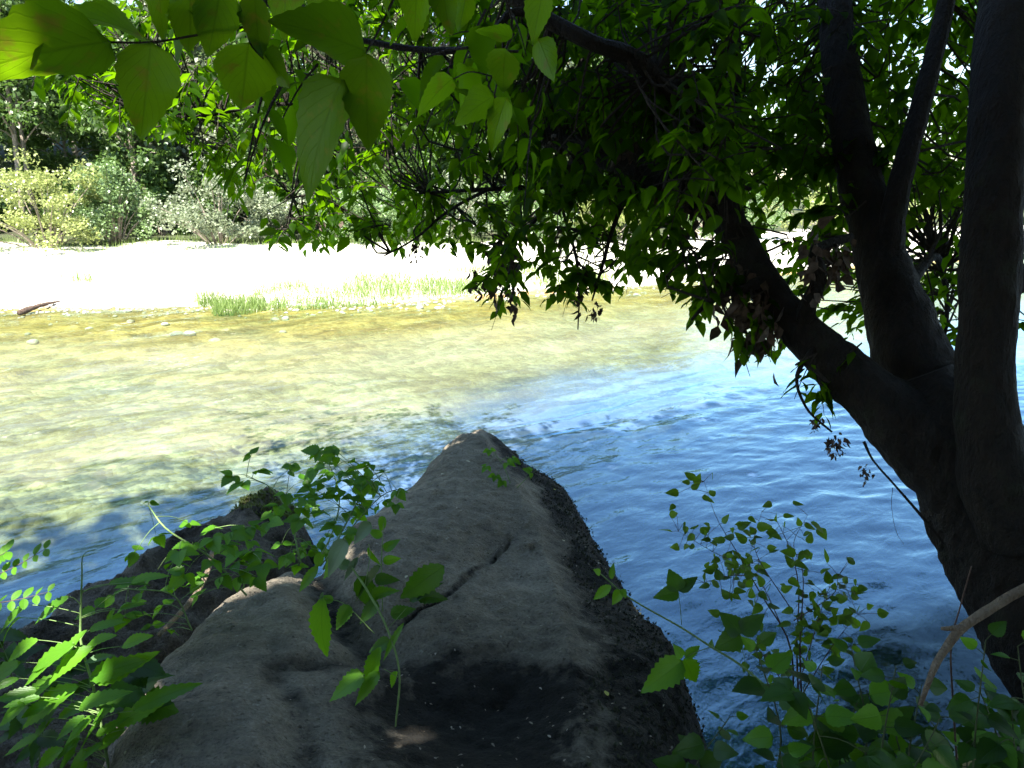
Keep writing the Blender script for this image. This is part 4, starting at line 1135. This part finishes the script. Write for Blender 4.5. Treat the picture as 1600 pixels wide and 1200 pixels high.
for i in range(36):
    px = rs.uniform(0, 1060); yb = np.interp(px, [a_[0] for a_ in WL], [a_[1] for a_ in WL])
    if i < 22: py = yb + rs.uniform(2, 45) * (1 if px < 450 else 0.3)
    else: py = yb - rs.uniform(0, 14)
    p = at_z(px, py, 0.0); s_ = rs.uniform(0.06, 0.12)
    p[2] = float(ground_z(p[0:1], p[1:2])[0]) + s_ * 0.1
    o = obj('shore_stone', SMM[i % 5], M_stone); o.location = p; o.scale = (s_,) * 3; o.rotation_euler.z = rs.uniform(0, 6)
    tag(o, 'larger rounded stone lying in the shallows of the far shore', 'stone', 'larger stones in the far shallows')

# ------------------------------------------------------------------ brambles and weeds in front
def stem_tube(t, L, n=14, sides=6):
    P, r = pixpath(L, n); t.add(P, r, sides, 0.05, 3); return P
def up_normal(j=0.5):
    return np.array([random.gauss(0, j), random.gauss(0, j) - 0.25, 1.0])
def trifoliate(parent, t, node, c, size, mat, kind='bramble', face=None, droop=0.25):
    """three leaflets at point c carried by a petiole from node"""
    node = np.asarray(node, float); c = np.asarray(c, float)
    t.add(spline(np.array([node, (node + c) / 2 + np.array([0, 0, 0.012]), c]), 6), np.linspace(.0014, .0010, 6), 4, 0, cap=False)
    out = unit(c - node + np.array([random.gauss(0, .3), random.gauss(0, .3), 0]) * np.linalg.norm(c - node)); out[2] = out[2] * 0.4 - droop; out = unit(out)
    nn = up_normal(0.35) if face is None else face
    side = unit(np.cross(out, nn))
    for d_, s_ in ((out, 1.0), (unit(side + out * 0.35), 0.8), (unit(-side + out * 0.35), 0.8)):
        d2 = unit(d_ + np.array([0, 0, -0.15]) + np.random.default_rng(random.randrange(10 ** 6)).normal(0, 0.12, 3))
        L = size * s_ * random.uniform(0.85, 1.15)
        place_leaf(parent, LEAF(kind, mat), c + d2 * 0.004, c + d2 * L, nn + np.array([random.gauss(0, .2), random.gauss(0, .2), 0]))
def px_leaf(parent, b, tp, d, mat, kind, w=1.0, tilt=0.0, dd=0.0):
    p0 = at(b[0], b[1], d); p1 = at(tp[0], tp[1], d + dd)
    nn = np.array([random.gauss(0, .25), -0.35 + random.gauss(0, .2) - tilt, 1.0])
    place_leaf(parent, LEAF(kind, mat), p0, p1, nn, wscale=w)

# bramble thicket between the two rocks
root = hit(478, 872)

br = thing('bramble', root, 'bright green bramble rising between the two rocks with its leaves against the water', 'bramble')
t = Tubes()
D0 = 3.0
CANES = [[(490, 890, 2.75, .004), (520, 830, 2.85, .003), (530, 770, 2.95, .0025), (505, 705, 3.0, .0016)], [(505, 890, 2.75, .004), (550, 800, 2.85, .003), (575, 760, 2.9, .002), (600, 738, 2.95, .0014)],
         [(470, 880, 2.8, .004), (450, 800, 2.9, .003), (420, 760, 2.95, .002), (385, 745, 3.0, .0014)], [(500, 885, 2.75, .003), (590, 780, 2.8, .002), (640, 762, 2.8, .0014)]]
CP = np.concatenate([stem_tube(t, c) for c in CANES])
LEAFC = [(447, 771), (402, 735), (381, 753), (450, 735), (501, 705), (492, 732), (526, 712), (547, 720), (576, 728), (600, 738), (516, 736), (486, 762), (525, 771), (552, 775), (564, 747), (591, 765),
         (510, 840), (471, 855), (450, 867), (540, 800), (500, 800), (470, 810), (560, 790), (535, 750), (620, 765), (480, 780), (525, 820), (575, 745), (555, 735), (505, 755), (440, 850), (545, 830), (590, 790), (500, 860), (425, 800)]
LEAFC += [(a_ + random.gauss(0, 22), b_ + random.gauss(0, 20)) for a_, b_ in LEAFC] 
for (a_, b_) in LEAFC:
    c = at(a_, b_, random.uniform(2.7, 3.05)); k = np.argmin(((CP - c) ** 2).sum(1))
    trifoliate(br, t, CP[k], c, random.uniform(0.05, 0.078), M_bram)
t.build('cane', M_stem, br)

root = hit(380, 925)
br = thing('bramble', root, 'bramble cane with broad leaves sprawling across the rough dark rock', 'bramble')
t = Tubes()
CP = np.concatenate([stem_tube(t, c) for c in [[(385, 930, 2.7, .004), (330, 872, 2.6, .0035), (262, 828, 2.55, .003), (232, 790, 2.6, .002)], [(380, 920, 2.7, .004), (392, 860, 2.7, .003), (395, 825, 2.75, .002)],
                                               [(300, 985, 2.5, .003), (270, 930, 2.45, .0025), (200, 920, 2.4, .002)]]])
for (a_, b_) in [(232, 785), (244, 837), (213, 861), (295, 817), (336, 825), (390, 822), (420, 815), (390, 845), (396, 860), (315, 903), (330, 874), (372, 900), (270, 918), (204, 942), (237, 978), (264, 984), (350, 850), (365, 880), (410, 880), (205, 910), (280, 860), (300, 850), (270, 880), (345, 900), (240, 900), (220, 925), (255, 945), (180, 930), (310, 930), (330, 840), (360, 830), (290, 895), (400, 900), (375, 860), (195, 965), (225, 960), (150, 950)]:
    c = at(a_, b_, random.uniform(2.45, 2.75)); k = np.argmin(((CP - c) ** 2).sum(1))
    trifoliate(br, t, CP[k], c, random.uniform(0.055, 0.085), M_bram)
t.build('cane', M_stem, br)

# tall weed in the corner with long toothed leaves
root = hit(165, 1180)
wd = thing('weed', root, 'tall thin-stemmed weed with long toothed leaves in the lower corner', 'weed')
t = Tubes()
stem_tube(t, [(172, 1210, 2.05, .0042), (150, 1090, 2.0, .0036), (128, 1010, 1.98, .0034), (126, 970, 1.98, .003), (128, 905, 1.98, .0024), (130, 868, 1.98, .0014), (150, 858, 1.98, .0008)], 26)
LL = [((33, 965), (-10, 992)), ((108, 932), (44, 972)), ((117, 1006), (12, 1070)), ((93, 1058), (4, 1100)), ((40, 1100), (-10, 1134)), ((78, 1098), (22, 1118)), ((133, 1118), (78, 1154)), ((132, 1012), (178, 988)),
      ((150, 1068), (238, 1016)), ((123, 1107), (188, 1072)), ((162, 1119), (118, 1172)), ((125, 1140), (92, 1198)), ((170, 912), (222, 900)), ((205, 910), (254, 890)), ((187, 952), (226, 938)), ((180, 950), (159, 984)),
      ((60, 1000), (-5, 1030)), ((140, 985), (180, 965)), ((60, 1150), (0, 1180)), ((100, 1170), (40, 1199)), ((150, 1150), (190, 1120)), ((90, 1030), (40, 1045)), ((30, 1060), (-20, 1075)), ((190, 1010), (235, 990))]
for _ in range(22):
    b0_ = random.choice(LL[:12]); jx, jy = random.gauss(0, 34), random.gauss(25, 34)
    LL.append(((b0_[0][0] + jx, b0_[0][1] + jy), (b0_[1][0] + jx + random.gauss(0, 14), b0_[1][1] + jy + random.gauss(0, 8))))
for i, (b_, tp) in enumerate(LL):
    L = math.hypot(b_[0] - tp[0], b_[1] - tp[1])
    px_leaf(wd, b_, tp, 1.95 + random.uniform(-.06, .06), M_bram, 'lance', 0.95, tilt=0.2, dd=random.uniform(-.05, .05))
    p0 = at(b_[0], b_[1], 1.95); q = at(np.interp(b_[1], [868, 970, 1010, 1090, 1210], [130, 126, 128, 150, 172]), b_[1] + 14, 1.98)
    t.add(spline(np.array([q, (q + p0) / 2 + np.array([0, 0, .006]), p0]), 5), np.linspace(.0014, .0009, 5), 4, 0, cap=False)
for b_, tp in [((105, 1086), (40, 1138)), ((132, 1035), (178, 1021))]:
    px_leaf(wd, b_, tp, 1.97, M_grey, 'lance', 0.9)
t.build('stem', M_stem, wd)
# pinnate sprigs
root = hit(8, 1100)
pv = thing('vetch', root, 'sprig with small paired oval leaflets at the picture edge above the water', 'plant')
t = Tubes()
for base, tip in [((-20, 905), (70, 858)), ((-30, 945), (75, 925)), ((-30, 880), (10, 862))]:
    P = stem_tube(t, [(base[0], base[1], 1.9, .0014), ((base[0] + tip[0]) / 2, (base[1] + tip[1]) / 2 + 3, 1.9, .001), (tip[0], tip[1], 1.9, .0006)], 12, 4)
    for i in range(3, 12, 2):
        for s_ in (-1, 1):
            d_ = unit(P[i] - P[i - 1]); sd = unit(np.cross(d_, [0, -0.5, 1.0]))
            place_leaf(pv, LEAF('oval', M_bram), P[i], P[i] + unit(sd * s_ + d_ * 0.4) * random.uniform(.026, .04), np.array([random.gauss(0, .2), -.5, 1]), 'leaflet')
stem_tube(t, [(-20, 905, 1.9, .0016), (-30, 945, 1.9, .002), (-35, 1050, 1.95, .0024), (-10, 1180, 2.0, .003)], 14, 5)
t.build('stem', M_rstem, pv)

# small weeds low in the corner
for i, (px, py, n, hgt, lab) in enumerate([(60, 1190, 16, .26, 'dark leafy weed low in the corner under the tall one'), (215, 1120, 10, .2, 'weed sprouting in the wet gap beside the smooth boulder lobe'), (20, 1090, 14, .3, 'weed with narrow leaves crowding the picture edge'), (110, 1120, 14, .26, 'weed clump on dark soil behind the tall stem')]):
    root = hit(px, py); w_ = thing('weed', root, lab, 'weed')
    t = Tubes()
    top = root + np.array([random.uniform(-.05, .05), -0.05, hgt]); P = spline(np.array([root - np.array([0, 0, .03]), (root + top) / 2 + np.array([.02, 0, 0]), top]), 10)
    t.add(P, np.linspace(.003, .001, 10), 5, 0)
    for k in range(n):
        q = P[random.randint(3, 9)]; a_ = random.uniform(0, 6.28)
        d_ = unit(np.array([math.cos(a_), math.sin(a_), random.uniform(-.3, .4)]))
        place_leaf(w_, LEAF('lance' if i != 1 else 'bramble', M_under), q, q + d_ * random.uniform(.07, .13), up_normal(.3), wscale=1.2)
    t.build('stem', M_stem, w_)

# plant draped over the boulder
root = hit(622, 1150)
dp = thing('creeper', root, 'arching green-stemmed plant draped over the hollow of the long boulder', 'plant')
t = Tubes()
stem_tube(t, [(618, 1135, 1.75, .0022), (624, 1050, 1.72, .0026), (604, 980, 1.75, .0028), (575, 925, 1.8, .003), (548, 884, 1.85, .0026)], 24)
stem_tube(t, [(598, 955, 1.95, .0016), (596, 880, 1.95, .0016), (600, 808, 1.98, .0012)], 12, 5)
stem_tube(t, [(585, 990, 1.85, .0013), (540, 945, 1.82, .0012), (508, 935, 1.8, .001)], 10, 5)
stem_tube(t, [(622, 1058, 1.72, .001), (600, 1045, 1.72, .0009)], 5, 4)
stem_tube(t, [(604, 985, 1.78, .001), (635, 950, 1.8, .001)], 5, 4)
stem_tube(t, [(570, 915, 1.82, .0012), (578, 870, 1.88, .001), (576, 850, 1.88, .001)], 6, 4)
for b_, tp, d_, mt, kd, w_ in [((541, 843), (507, 903), 1.85, M_grey, 'round', .75), ((579, 816), (551, 851), 1.9, M_grey, 'round', .7), ((500, 862), (496, 886), 1.85, M_bram, 'oval', 1.2), ((497, 884), (465, 926), 1.83, M_bram, 'lance', 1.0),
                              ((506, 933), (488, 1038), 1.8, M_bram, 'lance', 1.05), ((694, 884), (622, 938), 1.85, M_under, 'lance', 1.4), ((594, 884), (550, 938), 1.85, M_under, 'lance', 1.3), ((596, 1010), (556, 1088), 1.72, M_bram, 'lance', .8),
                              ((631, 973), (594, 1034), 1.74, M_bram, 'lance', .5), ((568, 1052), (512, 1096), 1.72, M_bram, 'bramble', .75), ((593, 1050), (550, 1104), 1.72, M_bram, 'bramble', .5), ((602, 808), (590, 832), 1.97, M_bram, 'round', .8),
                              ((598, 877), (627, 872), 1.95, M_bram, 'round', .7), ((560, 870), (535, 905), 1.86, M_grey, 'lance', .8), ((585, 905), (625, 905), 1.9, M_under, 'round', .7), ((560, 900), (590, 960), 1.88, M_under, 'round', .6),
                              ((505, 925), (498, 950), 1.8, M_grey, 'lance', .7), ((640, 940), (690, 905), 1.9, M_under, 'round', .5), ((575, 855), (590, 890), 1.9, M_bram, 'lance', .9),
                              ((530, 870), (500, 905), 1.86, M_bram, 'bramble', .8), ((548, 884), (520, 880), 1.86, M_grey, 'round', .7), ((590, 940), (560, 975), 1.86, M_under, 'bramble', .8), ((610, 960), (650, 950), 1.85, M_under, 'bramble', .8), ((600, 860), (625, 840), 1.95, M_bram, 'round', .8),
                              ((580, 930), (620, 920), 1.88, M_bram, 'bramble', .7), ((545, 945), (525, 985), 1.82, M_bram, 'bramble', .8), ((610, 1000), (575, 1020), 1.76, M_under, 'bramble', .8), ((622, 1050), (600, 1075), 1.73, M_bram, 'lance', 1.1), ((650, 930), (700, 935), 1.9, M_under, 'bramble', .7),
                              ((560, 830), (530, 835), 1.92, M_bram, 'bramble', .8), ((596, 840), (575, 825), 1.95, M_bram, 'bramble', .8), ((520, 940), (500, 930), 1.8, M_bram, 'round', .8)]:
    px_leaf(dp, b_, tp, d_, mt, kd, w_, tilt=0.5, dd=random.uniform(-.03, .03))
t.build('stem', M_stem, dp)
# sprigs at the boulder's tip
root = hit(800, 760)
tp_ = thing('sprig', root, 'small lobed-leaf sprig growing on the mossy tip of the long boulder', 'plant')
t = Tubes()
P = np.concatenate([stem_tube(t, [(800, 765, 4.35, .003), (790, 735, 4.35, .002), (768, 700, 4.35, .0012)], 8, 4), stem_tube(t, [(805, 765, 4.3, .003), (825, 745, 4.3, .0015), (838, 735, 4.3, .001)], 8, 4)])
for a_, b_ in [(765, 702), (792, 722), (760, 728), (830, 738), (785, 750), (800, 716), (775, 742)]:
    c = at(a_, b_, 4.3); k = np.argmin(((P - c) ** 2).sum(1)); trifoliate(tp_, t, P[k], c, 0.06, M_bram)
t.build('stem', M_stem, tp_)

# long bramble cane by the boulder's dark flank
root = hit(1180, 1290, 1.2, 4)
bc = thing('bramble', (at(1200, 1150, 2.3)[0], at(1200, 1150, 2.3)[1], 0.0), 'long bramble cane reaching over the water from the undergrowth to the boulder', 'bramble')
t = Tubes()
P = stem_tube(t, [(934, 893, 2.35, .0018), (985, 935, 2.33, .0026), (1060, 978, 2.3, .003), (1110, 1010, 2.27, .0034), (1168, 1048, 2.22, .0038), (1250, 1130, 2.1, .004), (1300, 1260, 2.0, .004)], 34)
for b_, tp, kd, w_, mt in [((1060, 924), (1046, 888), 'round', 1.15, M_under), ((1060, 925), (1022, 932), 'round', .85, M_under), ((1061, 924), (1090, 899), 'round', .75, M_under), ((1158, 990), (1124, 956), 'round', 1.1, M_under), ((1157, 992), (1117, 1014), 'round', 1.1, M_under), ((1158, 990), (1194, 958), 'round', .9, M_under),
                          ((1066, 1032), (1001, 1084), 'bramble', .75, M_bram), ((1068, 1030), (1088, 1068), 'bramble', 1.1, M_bram), ((1066, 1028), (1052, 1006), 'round', 1.1, M_bram), ((1070, 1028), (1094, 1008), 'lance', 1.5, M_bram),
                          ((955, 915), (925, 936), 'lance', 1.3, M_bram), ((970, 922), (956, 946), 'round', .8, M_bram), ((938, 896), (928, 890), 'round', 1.0, M_bram), ((955, 905), (958, 880), 'lance', 1.2, M_bram), ((972, 920), (978, 935), 'round', .9, M_bram)]:
    px_leaf(bc, b_, tp, 2.28, mt, kd, w_, tilt=0.6, dd=random.uniform(-.02, .02))
for L in [[(1065, 976, 2.3, .0014), (1063, 950, 2.29, .0012), (1060, 924, 2.28, .001)], [(1110, 1011, 2.27, .0014), (1085, 1020, 2.28, .0012), (1068, 1030, 2.28, .001)], [(1168, 1047, 2.22, .0014), (1160, 1015, 2.26, .0012), (1158, 990, 2.28, .001)]]:
    stem_tube(t, L, 6, 4)
t.build('cane', M_stem, bc)

# small shrub standing in the water by the bank
SB = at(1240, 1000, 2.95)
sh = thing('shrub', (SB[0], SB[1], 0.0), 'small twiggy shrub with rounded leaves standing against the blue water', 'shrub')
t = Tubes()
SS = [[(1235, 1010, 2.95, .006), (1190, 930, 2.95, .0045), (1150, 860, 2.95, .003), (1120, 810, 2.95, .002), (1100, 752, 2.95, .001)], [(1245, 1010, 2.98, .006), (1248, 920, 3.0, .004), (1235, 860, 3.0, .003), (1212, 810, 3.0, .0015)],
      [(1250, 1010, 2.9, .005), (1255, 900, 2.85, .003), (1240, 850, 2.85, .002), (1262, 805, 2.85, .001)], [(1225, 985, 2.95, .004), (1180, 900, 3.05, .003), (1110, 860, 3.05, .002), (1060, 830, 3.05, .001)],
      [(1240, 970, 2.9, .004), (1300, 930, 2.9, .003), (1310, 900, 2.9, .0015)], [(1235, 950, 2.9, .004), (1180, 860, 2.85, .002), (1190, 800, 2.85, .001)], [(1180, 900, 2.95, .003), (1140, 900, 2.9, .002), (1100, 910, 2.9, .001)]]
for L in SS[:3]:
    L.insert(0, (L[0][0] + 4, L[0][1] + 110, L[0][2] + 0.02, .007))
SS += [[(1250, 1090, 2.9, .004), (1300, 1010, 2.9, .003), (1340, 960, 2.9, .001)], [(1240, 1090, 2.9, .004), (1190, 1020, 2.9, .003), (1150, 990, 2.9, .001)], [(1245, 1080, 2.85, .004), (1275, 980, 2.85, .003), (1290, 930, 2.85, .001)]]
SS = [[(a_, b_, c_, d_ * .6) for a_, b_, c_, d_ in L] for L in SS]
P = np.concatenate([stem_tube(t, L, 18, 5)[3:] for L in SS])
for i in range(280):
    q = P[random.randrange(len(P))] + np.random.default_rng(900 + i).normal(0, 0.05, 3)
    d_ = unit(np.array([random.gauss(0, 1), random.gauss(0, .6), random.gauss(0, .6)]))
    place_leaf(sh, LEAF('round', M_shrub), q, q + d_ * random.uniform(.032, .06), up_normal(.6) + np.array([0, -.4, 0]), wscale=.9)
    k = np.argmin(((P - q) ** 2).sum(1)); t.add(np.array([P[k], (P[k] + q) / 2 + .002, q]), [.0012, .001, .0008], 3, 0, cap=False)
px_leaf(sh, (1266, 815), (1290, 832), 2.85, M_shrub, 'oval', 1.0)
t.build('stem', M_rstem, sh)

# undergrowth on the bank below the tree
UG = [(1180, 1010, 'round leaved plant at the shaded foot of the twiggy shrub'), (1255, 1075, 'plant with broad toothed leaves low beside the bramble cane'), (1330, 1010, 'young plant with a pale folded tip leaf below the shrub'), (1400, 1040, 'young leafy plant with a pointed bud beside the bare branch'),
      (1395, 1130, 'glossy leaved plant at the bottom in front of the young shoots'), (1300, 1150, 'leafy undergrowth plant at the bottom edge beneath the broad leaves'), (1470, 1120, 'leafy plant at the bare branch end'), (1540, 1000, 'small round leaved climber before the trunk foot'),
      (1580, 1090, 'leafy plant in the corner under the trunk'), (1510, 1160, 'plant at the bottom edge below the trunk'), (1220, 1180, 'shadowed plant at the bottom edge under the cane'), (1590, 1010, 'sprig of leaves pressed against the tree trunk'), (1440, 1190, 'plant leaves cut by the bottom edge near the bare branch'),
      (1140, 1120, 'shadowed low plant at the water edge beside the boulder flank'), (1345, 1080, 'leafy plant in the middle of the undergrowth with glossy blades'), (1285, 1040, 'plant with leaves overlapping the dark reflection under the shrub'), (1440, 1070, 'plant leaves just beneath the bare branch tip'), (1600, 1170, 'corner plant cut by both picture edges'), (1360, 1190, 'plant cut by the bottom edge below the glossy leaves'), (1530, 1075, 'leafy plant between the bare branch and the trunk foot')]
for i, (px, py, lab) in enumerate(UG):
    dtop = random.uniform(1.75, 2.15)
    top = at(px, py, dtop); base = at(px + random.uniform(-30, 60), 1310, dtop - 0.12)
    base[2] = min(base[2], 0.5)
    u = thing('undergrowth_plant', base, lab, 'plant', 'undergrowth below the leaning tree')
    t = Tubes()
    P = spline(np.array([base, base * 0.5 + top * 0.5 + np.array([random.uniform(-.10, .10), 0, .02]), top]), 20); t.add(P, np.linspace(.004, .0014, 20), 5, 0)
    kd = 'bramble' if i in (1, 5, 8) else 'round'
    if i in (1, 5, 8):
        for k in range(8):
            q = P[19 - k * 2]; c = q + np.array([random.uniform(-.09, .09), random.uniform(-.08, .03), random.uniform(-.02, .05)])
            trifoliate(u, t, q, c, random.uniform(.075, .10), M_under, 'round')
    else:
        for k in range(20):
            q = P[max(1, 19 - k)]; a_ = k * 2.4 + random.uniform(-.4, .4)
            s_ = random.uniform(.06, .11) * (0.6 if k < 3 else 1)
            d_ = unit(np.array([math.cos(a_), math.sin(a_) * .8, random.uniform(-.35, .45 if k > 2 else 1.2)]))
            q2 = q + d_ * 0.02; t.add(np.array([q, (q + q2) / 2, q2]), [.0012, .001, .0009], 4, 0, cap=False)
            place_leaf(u, LEAF('round', M_bram if random.random() < (.35 if k < 6 else .1) else M_under), q2, q2 + d_ * s_, up_normal(.3) + np.array([0, -.3, 0]))  # brighter leaf colour, mostly near the top, paints in lit tips
    t.build('stem', M_ustem, u)

# ------------------------------------------------------------------ loose sticks and litter
t = Tubes()
L = [(340, 846, 3.06, .008), (332, 862, 3.0, .009), (325, 892, 2.9, .010), (305, 930, 2.78, .011), (272, 968, 2.68, .010), (248, 992, 2.6, .008)]
t.add(*pixpath(L, 24), 8, 0.10, 5)
tag(t.build('stick', M_wood), 'bare bent stick lying across the rough dark rock', 'stick')
bbp = at(1700, 880, 1.65)
bb = thing('bare_branch', (bbp[0], bbp[1], 0.3), 'bare pale branch bending down before the tree trunk', 'branch')
t = Tubes(); t.add(*pixpath([(1760, 850, 1.68, .012), (1640, 900, 1.66, .0115), (1565, 940, 1.65, .011), (1505, 980, 1.63, .010), (1478, 1012, 1.62, .0085), (1458, 1048, 1.6, .007), (1438, 1102, 1.6, .0045)], 34), 10, 0.10, 7)
t.build('bough', M_wood, bb)
t = Tubes(); t.add(*pixpath([(1510, 978, 1.63, .006), (1490, 982, 1.61, .006), (1472, 982, 1.6, .004)], 8), 7, 0.1, 9); t.build('stub', M_wood, bb)
t = Tubes(); t.add(*pixpath([(1518, 885, 1.9, .0018), (1500, 950, 1.92, .002), (1486, 1010, 1.95, .0024), (1490, 1110, 2.0, .0028), (1500, 1260, 2.0, .003)], 20), 5, 0.05, 3)
tag(t.build('dead_stem', M_rstem), 'thin dark upright stem crossing behind the bare pale branch', 'stem')
# fallen petals and bits on the boulder
rl = np.random.default_rng(61)
PL, DL, NL, SL = [], [], [], []
idx = np.where((bd > 0.02) & (byy > 1.3))[0]
wgt = np.clip(moss_shade[idx], 0.04, 1); wgt /= wgt.sum()
for j in rl.choice(idx, 230, p=wgt):
    PL.append((bxx[j], byy[j], bzz[j] + 0.006)); a_ = rl.uniform(0, 6.28); DL.append((math.cos(a_), math.sin(a_), rl.normal(0, .2))); NL.append((rl.normal(0, .3), rl.normal(0, .3), 1)); SL.append(rl.uniform(.006, .018))
V, T, var = leaf_batch(np.array(PL), np.array(DL), np.array(NL), np.array(SL), r=rl, width=rl.uniform(.4, 1.1, len(PL)))
tag(obj('leaf_litter', np_mesh('leaf_litter', V, T, {'var': var}), plain_mat('litter', (0.10, 0.07, 0.05), (0.42, 0.36, 0.28), 9)), 'small fallen petals and leaf bits scattered over the boulder', 'litter', kind='stuff')
for i, (px, py, s_, lab) in enumerate([(693, 741, .03, 'pale fallen leaf lying near the boulder tip'), (728, 721, .03, 'dry fallen leaf below the sprig at the boulder tip'), (512, 965, .022, 'white fallen petal beside the draped plant leaves'), (633, 905, .022, 'white petal lying in the boulder hollow under the plant'),
                                    (950, 1090, .03, 'yellow-green fallen leaf on the dark flank of the boulder'), (878, 845, .02, 'small tan fallen leaf on the mossy edge'), (865, 765, .02, 'yellowish fallen leaf on the mossy shoulder of the boulder')]):
    p = hit(px, py) + np.array([0, 0, .006]); a_ = random.uniform(0, 6.28)
    me = LEAF('oval', plain_mat('fallen_%d' % i, (0.35, 0.30, 0.16) if i not in (4, 6) else (0.30, 0.30, 0.05), (0.6, 0.56, 0.45) if i not in (4, 6) else (0.45, 0.42, 0.08), 50))
    o = bpy.data.objects.new('fallen_leaf', me); COL.objects.link(o); o.location = p; o.scale = (s_,) * 3; o.rotation_euler = (random.uniform(-.2, .2), random.uniform(-.2, .2), a_)
    tag(o, lab, 'leaf')
